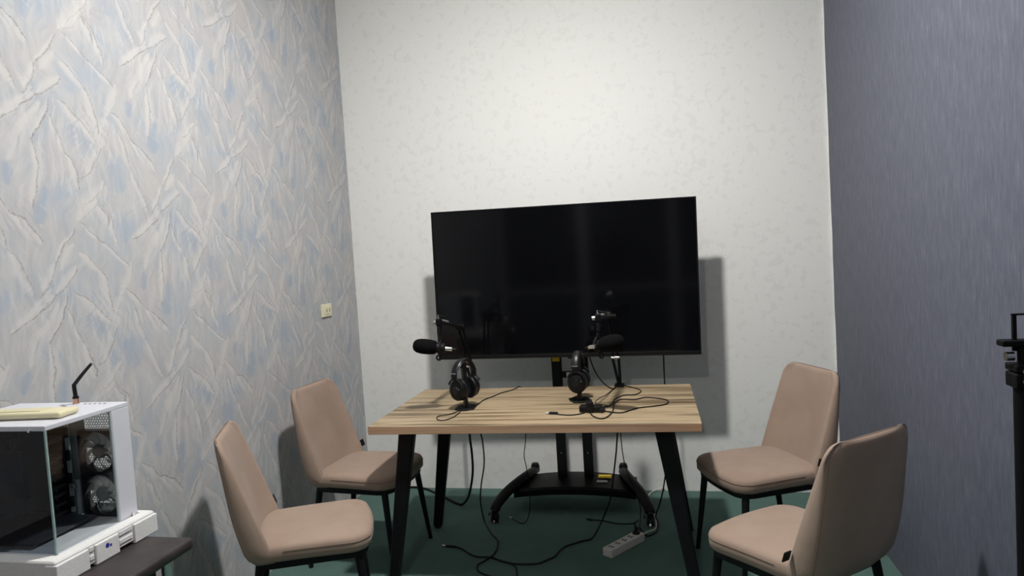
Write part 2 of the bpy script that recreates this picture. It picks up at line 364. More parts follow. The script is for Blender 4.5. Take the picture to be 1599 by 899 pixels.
class MB:
    """collects shapes for one mesh"""
    def __init__(s): s.v = []; s.f = []
    def add(s, vs, fs):
        o = len(s.v); s.v += [Vector(v) for v in vs]; s.f += [tuple(i + o for i in f) for f in fs]; return s
    def box(s, size, c=(0, 0, 0), bev=0.0, rot=None, seg=2):
        bm = bmesh.new(); bmesh.ops.create_cube(bm, size=1.0)
        bmesh.ops.scale(bm, vec=size, verts=bm.verts)
        if bev: bmesh.ops.bevel(bm, geom=list(bm.edges), offset=bev, segments=seg, profile=0.5, affect='EDGES')
        if rot is not None: bmesh.ops.rotate(bm, cent=(0, 0, 0), matrix=rot, verts=bm.verts)
        bmesh.ops.translate(bm, vec=c, verts=bm.verts)
        bm.verts.index_update()
        s.add([v.co.copy() for v in bm.verts], [[v.index for v in f.verts] for f in bm.faces]); bm.free(); return s
    def loft(s, rings, cap=True, closed=True):
        n = len(rings[0]); vs = [v for r in rings for v in r]; fs = []
        for i in range(len(rings) - 1):
            for j in range(n if closed else n - 1):
                k = (j + 1) % n
                fs.append((i * n + j, i * n + k, (i + 1) * n + k, (i + 1) * n + j))
        if cap:
            fs.append(tuple(range(n - 1, -1, -1))); fs.append(tuple((len(rings) - 1) * n + j for j in range(n)))
        return s.add(vs, fs)
    def tube(s, pts, r, seg=8, cap=True):
        pts = [Vector(p) for p in pts]; n = len(pts)
        rs = r if isinstance(r, (list, tuple)) else [r] * n
        tan = [(pts[min(i + 1, n - 1)] - pts[max(i - 1, 0)]).normalized() for i in range(n)]
        up = Vector((0, 0, 1)) if abs(tan[0].z) < 0.9 else Vector((1, 0, 0))
        a = tan[0].cross(up).normalized(); rings = []
        for i in range(n):
            if i:
                q = tan[i - 1].rotation_difference(tan[i]); a = (q @ a).normalized()
            bvec = tan[i].cross(a).normalized()
            rings.append([pts[i] + (a * math.cos(2 * math.pi * k / seg) + bvec * math.sin(2 * math.pi * k / seg)) * rs[i] for k in range(seg)])
        return s.loft(rings, cap)
    def lathe(s, prof, origin=(0, 0, 0), axis=(0, 0, 1), seg=20):
        """prof: list of (radius, height along axis)"""
        ax = Vector(axis).normalized(); o = Vector(origin)
        up = Vector((0, 0, 1)) if abs(ax.z) < 0.9 else Vector((1, 0, 0))
        a = ax.cross(up).normalized(); bv = ax.cross(a)
        rings = [[o + ax * h + (a * math.cos(2 * math.pi * k / seg) + bv * math.sin(2 * math.pi * k / seg)) * max(r, 1e-5) for k in range(seg)] for r, h in prof]
        return s.loft(rings, True)
    def build(s, name, mat, parent=None, smooth=False):
        return mesh(name, s.v, s.f, mat, parent, smooth)

def catmull(pts, n=6):
    P = [Vector(p) for p in pts]; out = []
    for i in range(len(P) - 1):
        p0 = P[max(i - 1, 0)]; p1 = P[i]; p2 = P[i + 1]; p3 = P[min(i + 2, len(P) - 1)]
        for k in range(n):
            t = k / n
            out.append(0.5 * ((2 * p1) + (p2 - p0) * t + (2 * p0 - 5 * p1 + 4 * p2 - p3) * t * t + (3 * p1 - p0 - 3 * p2 + p3) * t ** 3))
    out.append(P[-1]); return out

def tag(o, label, cat, group=None):
    o['label'] = label; o['category'] = cat
    if group: o['group'] = group
    return o
def struct(o): o['kind'] = 'structure'; return o
def empty(name, loc=(0, 0, 0), rz=0.0):
    o = bpy.data.objects.new(name, None); COL.objects.link(o); o.location = loc; o.rotation_euler = (0, 0, rz)
    o.empty_display_size = 0.05; return o
def copy_tree(o, parent=None):
    c = o.copy(); COL.objects.link(c); c.parent = parent
    for ch in list(o.children): copy_tree(ch, c)
    return c
def RZ(a): return Matrix.Rotation(a, 3, 'Z')

# ------------------------------------------------------------------ room
T = 0.08
struct(MB().box((ROOM_W + 2 * T, ROOM_D + 2 * T, T), (ROOM_W / 2, -ROOM_D / 2, -T / 2)).build('floor', 'carpet'))
struct(MB().box((ROOM_W + 2 * T, ROOM_D + 2 * T, T), (ROOM_W / 2, -ROOM_D / 2, ROOM_H + T / 2)).build('ceiling', 'ceiling'))
struct(MB().box((ROOM_W, T, ROOM_H), (ROOM_W / 2, T / 2, ROOM_H / 2)).build('wall_back', 'paper_white'))
struct(MB().box((T, ROOM_D + 2 * T, ROOM_H), (-T / 2, -ROOM_D / 2, ROOM_H / 2)).build('wall_left', 'paper_feather'))
struct(MB().box((T, ROOM_D + 2 * T, ROOM_H), (ROOM_W + T / 2, -ROOM_D / 2, ROOM_H / 2)).build('wall_right', 'paper_slate'))
struct(MB().box((ROOM_W, T, ROOM_H), (ROOM_W / 2, -ROOM_D - T / 2, ROOM_H / 2)).build('wall_front', 'dark_panel'))
# uneven cut edge of the white paper turning the right-hand corner
vs = []; N = 24
for i in range(N + 1):
    zz = ROOM_H * i / N; wob = 0.010 + 0.004 * math.sin(i * 1.3) + 0.003 * math.sin(i * 2.9 + 1)
    vs += [(ROOM_W, 0, zz), (ROOM_W - 0.0015, 0, zz), (ROOM_W - 0.0015, -wob, zz), (ROOM_W, -wob, zz)]
mbx = MB(); mbx.loft([vs[i * 4:i * 4 + 4] for i in range(N + 1)])
struct(mbx.build('trim_1', 'trim_white'))
# glazed partition behind the camera (seen only mirrored in the television)
win = struct(empty('window_1', (0, -ROOM_D, 0)))
for x0, x1 in ((0.0, 0.10), (1.10, 1.26), (2.32, 2.46), (2.80, 2.87)):
    MB().box((x1 - x0, 0.05, ROOM_H), ((x0 + x1) / 2, 0.026, ROOM_H / 2), 0.004).build('mullion', 'mullion', win)
for x0, x1 in ((0.10, 1.10), (1.26, 2.32), (2.46, 2.80)):
    MB().box((x1 - x0, 0.04, 0.07), ((x0 + x1) / 2, 0.022, 0.91), 0.004).build('transom', 'mullion', win)
    MB().box((x1 - x0, 0.012, 2.2), ((x0 + x1) / 2, 0.010, 2.045)).build('pane', 'dark_pane', win)

def absb(mb, name, mat, parent, smooth=False):
    """build a shape given in room coordinates under an unrotated parent"""
    root = parent; off = Vector((0, 0, 0))
    while root is not None: off += root.location; root = root.parent
    mb.v = [v - off for v in mb.v]
    return mb.build(name, mat, parent, smooth)

# ------------------------------------------------------------------ ceiling lamp
def ceiling_lamp(lx, ly, mat, lab):
    lamp = tag(empty('ceiling_lamp', (lx, ly, ROOM_H)), lab, 'lamp', 'ceiling lamps')
    absb(MB().lathe([(0.0, 0), (0.092, 0), (0.092, -0.014), (0.086, -0.016), (0.0, -0.016)], (lx, ly, ROOM_H), seg=28), 'lamp_base', 'lamp_metal', lamp, True)
    prof = [(0.085 * math.cos(math.pi / 2 * i / 8), -0.016 - 0.030 * math.sin(math.pi / 2 * i / 8)) for i in range(9)]
    absb(MB().lathe([(0.0, -0.0155)] + prof, (lx, ly, ROOM_H), seg=28), 'diffuser', mat, lamp, True)
ceiling_lamp(LAMP_POS[0], LAMP_POS[1], 'lamp_globe', 'bright round white dome lamp flat on the ceiling, over the front of the table')
ceiling_lamp(LAMP_POS[0], -4.75, 'lamp_globe_fill', 'added fill light, round white dome on the ceiling in the rear of the room')  # added fill, brightens the chair back and the computer front

# ------------------------------------------------------------------ table
TX, TY, TROT = 1.340, -0.940, 0.0131
table = tag(empty('dining_table', (TX, TY, 0), TROT), 'oak-look rectangular table with splayed black metal legs', 'table')
TL, TD, TZ, TT = 1.426, 0.792, 0.75, 0.036
top = MB().box((TL, TD, TT), (0, 0, TZ - TT / 2), 0.0015, None, 1).build('table_top', 'wood_top', table)
top.data.materials.append(MAT['wood_edge'])
for p in top.data.polygons:
    if abs(p.normal.z) < 0.5: p.material_index = 1
for sx in (-1, 1):
    for sy in (-1, 1):
        a = Vector((sx * 0.560, sy * 0.308, TZ - TT)); f = Vector((sx * 0.667, sy * 0.331, 0.012))
        rings = []
        for t in (0.0, 0.25, 0.5, 0.75, 1.0):
            c = a.lerp(f, t); wx = 0.037 - 0.013 * t; wy = 0.024 - 0.007 * t; ch = 0.008
            rings.append([c + Vector(q) for q in ((-wx + ch, -wy, 0), (wx - ch, -wy, 0), (wx, -wy + ch, 0), (wx, wy - ch, 0), (wx - ch, wy, 0), (-wx + ch, wy, 0), (-wx, wy - ch, 0), (-wx, -wy + ch, 0))])
        lg = MB().loft(rings).build('leg', 'black_metal', table)
        MB().lathe([(0.0, 0), (0.017, 0), (0.018, 0.006), (0.012, 0.013), (0.0, 0.013)], (f.x, f.y, 0.0), seg=14).build('foot_pad', 'rubber', lg, True)
        MB().box((0.12, 0.09, 0.004), (a.x, a.y, TZ - TT - 0.002), 0.001).build('mounting_plate', 'black_metal', lg)

# ------------------------------------------------------------------ chairs  (local x = forward, y = sitter's left)
def seat_outline(inset, n=10):
    """rounded seat plan, counter-clockwise"""
    xr, xf, wr, wf = -0.185, 0.258, 0.208, 0.221
    pts = []
    def arc(cx, cy, r, a0, a1, k):
        for i in range(k + 1):
            a = a0 + (a1 - a0) * i / k; pts.append((cx + r * math.cos(a), cy + r * math.sin(a)))
    r = 0.085; xf2 = xf - inset; wf2 = wf - inset; wr2 = wr - inset; xr2 = xr + inset
    rr = max(r - inset, 0.02)
    arc(xf2 - rr - 0.012, -(wf2 - rr), rr, -math.pi / 2, -0.12, n)
    for i in range(1, 6):
        t = -1 + 2 * i / 6; pts.append((xf2 - 0.011 * t * t, t * (wf2 - rr)))
    arc(xf2 - rr - 0.012, (wf2 - rr), rr, 0.12, math.pi / 2, n)
    for i in range(1, 4):
        t = i / 4; pts.append((xf2 - rr + (xr2 + 0.03 - xf2 + rr) * t, wf2 + (wr2 - wf2) * t))
    arc(xr2 + 0.03, wr2 - 0.03, 0.03, math.pi / 2, math.pi, 4)
    arc(xr2 + 0.03, -(wr2 - 0.03), 0.03, math.pi, 1.5 * math.pi, 4)
    for i in range(1, 4):
        t = 1 - i / 4; pts.append((xf2 - rr + (xr2 + 0.03 - xf2 + rr) * t, -(wf2 + (wr2 - wf2) * t)))
    return pts
def make_chair():
    ch = empty('dining_chair')
    rings = []
    for z, ins in ((0.402, 0.022), (0.404, 0.008), (0.412, 0.001), (0.432, 0.0), (0.450, 0.001), (0.459, 0.006), (0.465, 0.016), (0.4685, 0.032), (0.471, 0.06), (0.4725, 0.10), (0.473, 0.15)):
        rings.append([Vector((x, y, z - 0.006 * max(0, x) / 0.26)) for x, y in seat_outline(ins)])
    st = MB().loft(rings).build('seat', 'fabric_beige', ch, 'all')
    ol_ = [q for q in seat_outline(-0.0002) if q[0] > -0.09]
    cut = max(range(len(ol_) - 1), key=lambda k: (Vector(ol_[k + 1]) - Vector(ol_[k])).length)
    ol_ = ol_[cut + 1:] + ol_[:cut + 1]
    MB().tube([Vector((x, y, 0.444 - 0.006 * max(0, x) / 0.26)) for x, y in ol_], 0.0012, 5).build('seat_seam', 'fabric_seam', st, True)
    # backrest shell: closed cross-sections stacked upwards
    zb, zt = 0.398, 0.868; rings = []; seamL = []; seamR = []; levels = 30
    for i in range(levels + 1):
        t = i / 16 * 0.80 if i <= 16 else 0.80 + 0.20 * math.sin((i - 16) / (levels - 16) * math.pi / 2)
        z = zb + (zt - zb) * t
        w = 0.214 + 0.013 * math.sin(min(1, t * 1.7) * math.pi / 2) - 0.028 * t
        rc = 0.060
        dz = z - (zt - rc)
        if dz > 0: w = w - rc + math.sqrt(max(rc * rc - dz * dz * 0.90, 1e-6))
        if t < 0.10: w -= 0.018 * (1 - t / 0.10) ** 2
        yr = -0.216 - 0.020 * math.sin(min(1, t * 2.2) * math.pi / 2) - 0.066 * t
        if t < 0.12: yr += 0.020 * (1 - t / 0.12) ** 2
        yf = -0.098 - 0.163 * t                       # front ridge of the side wings
        yi = -0.158 - 0.108 * t                       # hollow between the wings
        th = 1.0
        if z > zt - 0.020:
            th = math.sqrt(max(1 - ((z - (zt - 0.020)) / 0.0206) ** 2, 0.02))
        def sq(v, mid): return mid + (v - mid) * th
        mid = (yr + yf) / 2
        ring = []
        nb = 9
        for k in range(nb + 1):                       # rear skin, right to left
            u = -1 + 2 * k / nb
            ring.append((sq(yr + 0.022 * abs(u) ** 3, mid), u * (w - 0.010)))
        ring.append((sq(yr + 0.032, mid), w - 0.002))
        ring.append((sq((yr + 2 * yf) / 3 - 0.004, mid), w))
        ring.append((sq(yf - 0.008, mid), w - 0.003))
        ring.append((sq(yf, mid), w - 0.013))
        ring.append((sq(yf - 0.004, mid), w - 0.024))
        nf = 10
        for k in range(nf + 1):                       # hollow front, left to right
            u = 1 - 2 * k / nf
            ring.append((sq(yi + (yf - 0.012 - yi) * abs(u) ** 3.2, mid), u * (w - 0.036)))
        ring.append((sq(yf - 0.004, mid), -(w - 0.024)))
        ring.append((sq(yf, mid), -(w - 0.013)))
        ring.append((sq(yf - 0.008, mid), -(w - 0.003)))
        ring.append((sq((yr + 2 * yf) / 3 - 0.004, mid), -w))
        ring.append((sq(yr + 0.032, mid), -(w - 0.002)))
        rings.append([Vector((a, b_, z)) for a, b_ in ring])
        if i > 0:
            seamL.append(Vector((sq(yr + 0.022, mid) + 0.002, (w - 0.0095), z))); seamR.append(Vector((sq(yr + 0.022, mid) + 0.002, -(w - 0.0095), z)))
    bk = MB().loft(rings).build('backrest', 'fabric_beige', ch, 'all')
    topc = [Vector((rings[-1][k].x + 0.001, rings[-1][k].y, rings[-1][k].z)) for k in range(9, -1, -1)]
    MB().tube(seamL[:-3] + topc[1:-1] + seamR[:-3][::-1], 0.0016, 5).build('piping', 'fabric_seam', bk, True)
    MB().box((0.005, 0.030, 0.034), (-0.138, 0.230, 0.500), 0.001, Matrix.Rotation(-0.33, 3, 'Y')).build('label_tab', 'black_plastic', bk)
    # steel frame
    rings = []
    ol = seat_outline(0.016); il = seat_outline(0.040)
    n = len(ol); vs = [(x, y, 0.402) for x, y in ol] + [(x, y, 0.376) for x, y in ol] + [(x, y, 0.376) for x, y in il] + [(x, y, 0.402) for x, y in il]
    fs = []
    for r0 in range(4):
        for j in range(n):
            k = (j + 1) % n; r1 = (r0 + 1) % 4
            fs.append((r0 * n + j, r0 * n + k, r1 * n + k, r1 * n + j))
    fr = MB().add(vs, fs); fr.build('seat_frame', 'black_metal', ch)
    for sx, xt, xf_, yt, yf_ in ((1, 0.190, 0.232, 0.180, 0.213), (-1, -0.158, -0.225, 0.170, 0.198)):
        for sy in (1, -1):
            MB().tube([(xt, sy * yt, 0.400), (xt + (xf_ - xt) * 0.5, sy * (yt + (yf_ - yt) * 0.5), 0.2), (xf_, sy * yf_, 0.004)], [0.0165, 0.0135, 0.0095], 12).build('leg', 'black_metal', ch, True)
            MB().lathe([(0.0, 0.0), (0.011, 0.0), (0.011, 0.010), (0.0, 0.010)], (xf_, sy * yf_, 0), seg=10).build('foot_cap', 'rubber', ch, True)
    return ch
CH = [((0.509, -1.703), 0.451, 'beige upholstered dining chair nearest the white computer case, its left-wall shadow behind'),
      ((0.425, -0.952), -0.074, 'beige upholstered dining chair by the left wall at the far left end of the table'),
      ((2.336, -0.888), 3.552, 'beige upholstered dining chair facing left in the corner between white and slate walls'),
      ((2.339, -1.706), 2.295, 'beige upholstered dining chair seen from behind, nearest at right by the slate wall')]
chair0 = make_chair()
for i, (p, th, lab) in enumerate(CH):
    o = chair0 if i == 0 else copy_tree(chair0)
    o.location = (p[0], p[1], 0); o.rotation_euler = (0, 0, th)
    tag(o, lab, 'chair', 'dining chairs around the table')

# ------------------------------------------------------------------ television
tv = tag(empty('television', (1.397, -0.385, 1.301)), 'large black flat-screen television, switched off, facing the table', 'television')
tv.rotation_euler = (0, 0.012, 0.023)
TW, TH = 1.456, 0.840
MB().box((TW, 0.012, TH), (0, 0.0105, 0), 0.002).build('bezel', 'black_plastic', tv)
MB().box((TW - 0.06, 0.022, TH - 0.06), (0, 0.027, 0), 0.006).build('back_shell', 'black_plastic', tv)
MB().box((TW * 0.7, 0.016, TH * 0.55), (0, 0.044, -0.08), 0.006).build('electronics_bulge', 'black_plastic', tv)
MB().box((TW - 0.016, 0.003, TH - 0.030), (0, 0.0035, 0.007), 0.0005, None, 1).build('screen', 'screen', tv)
for sx in (-1, 1):
    MB().box((0.007, 0.006, TH), (sx * (TW / 2 - 0.0035), 0.003, 0), 0.001, None, 1).build('frame_edge', 'black_plastic', tv)
MB().box((TW - 0.014, 0.006, 0.007), (0, 0.003, TH / 2 - 0.0035), 0.001, None, 1).build('frame_edge', 'black_plastic', tv)
MB().box((TW - 0.014, 0.006, 0.022), (0, 0.003, -TH / 2 + 0.011), 0.001, None, 1).build('frame_edge', 'black_plastic', tv)
MB().box((0.045, 0.014, 0.010), (0.035, 0.010, -TH / 2 - 0.004), 0.002).build('sensor_block', 'black_plastic', tv)

# ------------------------------------------------------------------ television cart
CX = 1.391
cart = tag(empty('television_cart', (CX, -0.25, 0)), 'black wheeled television cart with two columns and arched base', 'television cart')
for sx in (-1, 1):
    absb(MB().box((0.056, 0.040, 0.80), (CX + sx * 0.077, -0.215, 0.535), 0.004), 'column', 'black_metal', cart)
    for zz in (0.46, 0.62, 0.30):
        absb(MB().lathe([(0.0, 0), (0.004, 0), (0.004, 0.002), (0.0, 0.002)], (CX + sx * 0.077, -0.2352, zz), (0, -1, 0), 10), 'bolt', 'chrome', cart)
    absb(MB().box((0.030, 0.050, 0.50), (CX + sx * 0.077, -0.262, 1.16), 0.003), 'mount_rail', 'black_metal', cart)
    absb(MB().box((0.056, 0.040, 0.42), (CX + sx * 0.077, -0.215, 1.145), 0.004), 'upper_column', 'black_metal', cart)
absb(MB().box((0.16, 0.030, 0.036), (CX + 0.0, -0.215, 0.755), 0.003), 'cross_bar', 'black_metal', cart)
absb(MB().box((0.42, 0.018, 0.060), (CX, -0.296, 1.30), 0.003), 'mount_bar', 'black_metal', cart)
absb(MB().box((0.42, 0.018, 0.060), (CX, -0.296, 1.05), 0.003), 'mount_bar', 'black_metal', cart)
absb(MB().box((0.042, 0.002, 0.040), (CX - 0.077, -0.2362, 0.855), 0.0), 'warning_label', 'yellow_label', cart)
absb(MB().box((0.030, 0.002, 0.028), (CX - 0.006, -0.2312, 0.755), 0.0), 'rating_label', 'white_label', cart)
# arched centre plate
rings = []
for i in range(13):
    u = -1 + i / 6; x = CX + u * 0.345
    zt_ = 0.150 - 0.030 * u * u; yf_ = -0.385 + 0.02 * u * u; yr_ = -0.150
    rings.append([Vector((x, yf_, zt_ - 0.012)), Vector((x, yf_ + 0.012, zt_)), Vector((x, yr_, zt_ + 0.012)), Vector((x, yr_, zt_ - 0.03)), Vector((x, yf_ + 0.01, zt_ - 0.046)), Vector((x, yf_, zt_ - 0.042))])
absb(MB().loft(rings), 'base_plate', 'black_plastic', cart, True)
for sx in (-1, 1):
    P_ = catmull([(CX + sx * 0.265, -0.085, 0.150), (CX + sx * 0.275, -0.16, 0.158), (CX + sx * 0.315, -0.28, 0.152), (CX + sx * 0.370, -0.40, 0.128), (CX + sx * 0.412, -0.49, 0.090), (CX + sx * 0.420, -0.52, 0.066)], 5)
    rings = []
    for k, c in enumerate(P_):
        t = k / (len(P_) - 1); w_ = 0.028 + 0.004 * math.sin(math.pi * t); h_ = 0.022 + 0.006 * math.sin(math.pi * t)
        d = (P_[min(k + 1, len(P_) - 1)] - P_[max(k - 1, 0)]).normalized(); side = d.cross(Vector((0, 0, 1))).normalized(); up = side.cross(d)
        rings.append([c + side * (w_ * math.cos(a)) + up * (h_ * math.sin(a)) for a in [2 * math.pi * q / 12 for q in range(12)]])
    absb(MB().loft(rings), 'base_leg', 'black_plastic', cart, True)
    absb(MB().lathe([(0.0, 0.030), (0.020, 0.026), (0.026, 0.01), (0.026, -0.02), (0.0, -0.02)], (CX + sx * 0.265, -0.085, 0.165), seg=14), 'end_cap', 'black_plastic', cart, True)
    for px_, py_ in ((0.420, -0.525), (0.265, -0.085)):
        x = CX + sx * px_
        c_ = absb(MB().box((0.030, 0.050, 0.045), (x, py_, 0.056), 0.008), 'caster_fork', 'black_plastic', cart)
        for dx in (-0.011, 0.011):
            absb(MB().lathe([(0.0, -0.008), (0.020, -0.008), (0.0275, -0.005), (0.0275, 0.005), (0.020, 0.008), (0.0, 0.008)], (x + dx, py_ - 0.006, 0.0275), (1, 0, 0), 18), 'caster_wheel', 'rubber', c_, True)
        absb(MB().box((0.012, 0.030, 0.008), (x - 0.028, py_ - 0.01, 0.050), 0.002), 'brake_lever', 'black_plastic', c_)
        absb(MB().lathe([(0.0, 0), (0.006, 0), (0.006, 0.003), (0.0, 0.003)], (x, py_ - 0.034, 0.016), (0, -1, 0.4), 10), 'axle_cap', 'chrome', c_)
absb(MB().box((0.075, 0.052, 0.0015), (CX + 0.165, -0.215, 0.1555), 0.0, Matrix.Rotation(0.05, 3, 'X')), 'warning_label', 'yellow_label', cart)
absb(MB().box((0.060, 0.030, 0.0015), (CX + 0.155, -0.285, 0.1515), 0.0, Matrix.Rotation(0.05, 3, 'X')), 'rating_label', 'white_label', cart)

# ------------------------------------------------------------------ wall outlet
ot = tag(empty('wall_outlet', (0, -0.430, 1.205)), 'small cream wall outlet with two slots on the feathered left wall', 'outlet')
MB().box((0.010, 0.118, 0.074), (0.005, 0, 0), 0.003).build('cover_plate', 'cream_plastic', ot)
MB().box((0.004, 0.060, 0.046), (0.0115, 0.008, 0), 0.001).build('socket_face', 'cream_plastic', ot)
for dy in (-0.010, 0.024):
    MB().box((0.002, 0.004, 0.020), (0.0138, dy, 0.0), 0).build('slot', 'socket_dark', ot)

# ------------------------------------------------------------------ microphones and their arms
def microphone(W_, d_, lab):
    d = Vector(d_).normalized(); W_ = Vector(W_); root = empty('microphone', W_)
    prof = [(0.0, 0.060), (0.012, 0.058), (0.023, 0.052), (0.031, 0.040), (0.035, 0.022), (0.036, 0.0), (0.035, -0.025), (0.032, -0.044), (0.026, -0.052), (0.0, -0.052)]
    absb(MB().lathe(prof, W_, d, 24), 'windscreen', 'foam_black', root, True)
    absb(MB().lathe([(0.0, -0.05), (0.024, -0.05), (0.025, -0.055), (0.025, -0.082), (0.021, -0.090), (0.012, -0.094), (0.0, -0.094)], W_, d, 20), 'body', 'black_metal', root, True)
    absb(MB().lathe([(0.0, -0.092), (0.0095, -0.092), (0.0095, -0.122), (0.008, -0.126), (0.0, -0.126)], W_, d, 14), 'connector', 'chrome', root, True)
    absb(MB().lathe([(0.0, -0.125), (0.0065, -0.125), (0.005, -0.145), (0.0, -0.145)], W_, d, 10), 'cable_boot', 'rubber', root, True)
    rc = W_ - d * 0.068
    side = d.cross(Vector((0, 0, 1))).normalized(); up = side.cross(d).normalized()
    ring = [rc + (side * math.cos(a) + up * math.sin(a)) * 0.034 for a in [2 * math.pi * k / 24 for k in range(25)]]
    absb(MB().tube(ring, 0.0055, 8, False), 'mount_ring', 'black_metal', root, True)
    absb(MB().tube([rc + up * 0.034, rc + Vector((0, 0, 0.060))], [0.009, 0.007], 10), 'swivel_post', 'black_metal', root, True)
    absb(MB().lathe([(0.0, -0.006), (0.009, -0.006), (0.009, 0.006), (0.0, 0.006)], rc + side * 0.040, side, 12), 'tension_screw', 'chrome', root, True)
    lo = rc - up * 0.046
    absb(MB().tube([lo + (d * math.cos(a) + up * math.sin(a)) * 0.011 for a in [2 * math.pi * k / 14 for k in range(15)]], 0.004, 6, False), 'clip_loop', 'black_metal', root, True)
    return tag(root, lab, 'microphone', 'table microphones'), rc + Vector((0, 0, 0.062))
mic1, j1 = microphone((0.835, -1.090, 1.062), (-0.95, -0.22, 0.16), 'black foam-covered microphone pointing left, above the left headphones')
mic2, j2 = microphone((1.705, -1.155, 1.060), (0.84, -0.50, 0.20), 'black foam-covered microphone pointing right, above the right headphones')

def boom_arm(base, low, elbow, j, lab):
    base, low, elbow, j = Vector(base), Vector(low), Vector(elbow), Vector(j)
    root = empty('boom_arm', base)
    absb(MB().box((0.050, 0.050, 0.010), base + Vector((0, 0, 0.005)), 0.003).box((0.050, 0.012, 0.070), base + Vector((0, 0.0335, -0.025)), 0.003).box((0.050, 0.045, 0.008), base + Vector((0, 0.017, -0.062)), 0.002), 'clamp', 'arm_black', root)
    absb(MB().lathe([(0.0, 0.0), (0.006, 0.0), (0.006, -0.020), (0.0, -0.020)], base + Vector((0, 0.004, -0.040)), (0, 0, 1), 12), 'clamp_screw', 'chrome', root)
    absb(MB().lathe([(0.0, 0), (0.014, 0), (0.012, 0.025), (0.0, 0.025)], base + Vector((0, 0, 0.010)), seg=14), 'pivot', 'arm_black', root, True)
    b0 = base + Vector((0, 0, 0.03))
    for s_ in (-1, 1):
        absb(MB().tube([b0 + Vector((s_ * 0.006, 0, 0)), low + Vector((s_ * 0.016, 0, 0))], 0.0075, 10), 'lower_bar', 'arm_black', root, True)
    absb(MB().lathe([(0.0, -0.020), (0.008, -0.020), (0.008, 0.020), (0.0, 0.020)], low, (1, 0, 0), 14), 'silver_joint', 'chrome', root, True)
    for s_ in (-1, 1):
        absb(MB().tube([low + Vector((s_ * 0.012, 0, 0.004)), elbow + Vector((s_ * 0.012, 0, 0))], 0.0065, 10), 'middle_bar', 'arm_black', root, True)
    absb(MB().lathe([(0.0, -0.022), (0.014, -0.022), (0.014, 0.022), (0.0, 0.022)], elbow, (1, 0, 0), 14), 'elbow_joint', 'arm_black', root, True)
    tip = j + Vector((0.0, 0.012, 0.058))
    for s_ in (-1, 1):
        absb(MB().tube([elbow + Vector((s_ * 0.010, 0, 0)), tip + Vector((s_ * 0.008, 0.02, -0.004))], 0.0060, 10), 'upper_bar', 'arm_black', root, True)
    dirv = (tip - elbow).normalized()
    sp = []
    for k in range(97):
        t = k / 96; a = t * 24 * 2 * math.pi
        sp.append(elbow.lerp(tip, 0.60 + 0.30 * t) + Vector((math.cos(a) * 0.0055, 0, 0.012 + math.sin(a) * 0.0055)))
    absb(MB().tube(sp, 0.0013, 5), 'spring', 'chrome', root, True)
    absb(MB().box((0.026, 0.030, 0.034), tip, 0.005), 'head_block', 'arm_black', root)
    absb(MB().lathe([(0.0, 0), (0.009, 0), (0.009, 0.012), (0.0, 0.012)], tip + Vector((-0.013, -0.004, 0.0)), (-1, 0, 0), 12), 'head_knob', 'chrome', root, True)
    absb(MB().tube([tip + Vector((0, 0, 0.012)), tip + Vector((0, 0, 0.034))], 0.005, 8), 'head_stud', 'chrome', root, True)
    absb(MB().tube([tip + Vector((0.0, 0, 0.030)), tip + Vector((0.034, -0.004, 0.022))], [0.006, 0.004], 8), 'wing_lever', 'arm_black', root, True)
    absb(MB().tube([tip - Vector((0, 0, 0.012)), j], [0.011, 0.009], 10), 'threaded_drop', 'arm_black', root, True)
    return tag(root, lab, 'microphone arm', 'desk boom arms')
boom_arm((0.905, -0.573, 0.75), (0.900, -0.590, 0.880), (0.895, -0.70, 1.105), j1, 'black jointed desk arm clamped at the table edge holding the left-hand microphone')
boom_arm((1.690, -0.565, 0.75), (1.678, -0.565, 0.900), (1.672, -0.62, 1.120), j2, 'black jointed desk arm clamped at the table edge holding the right-hand microphone')

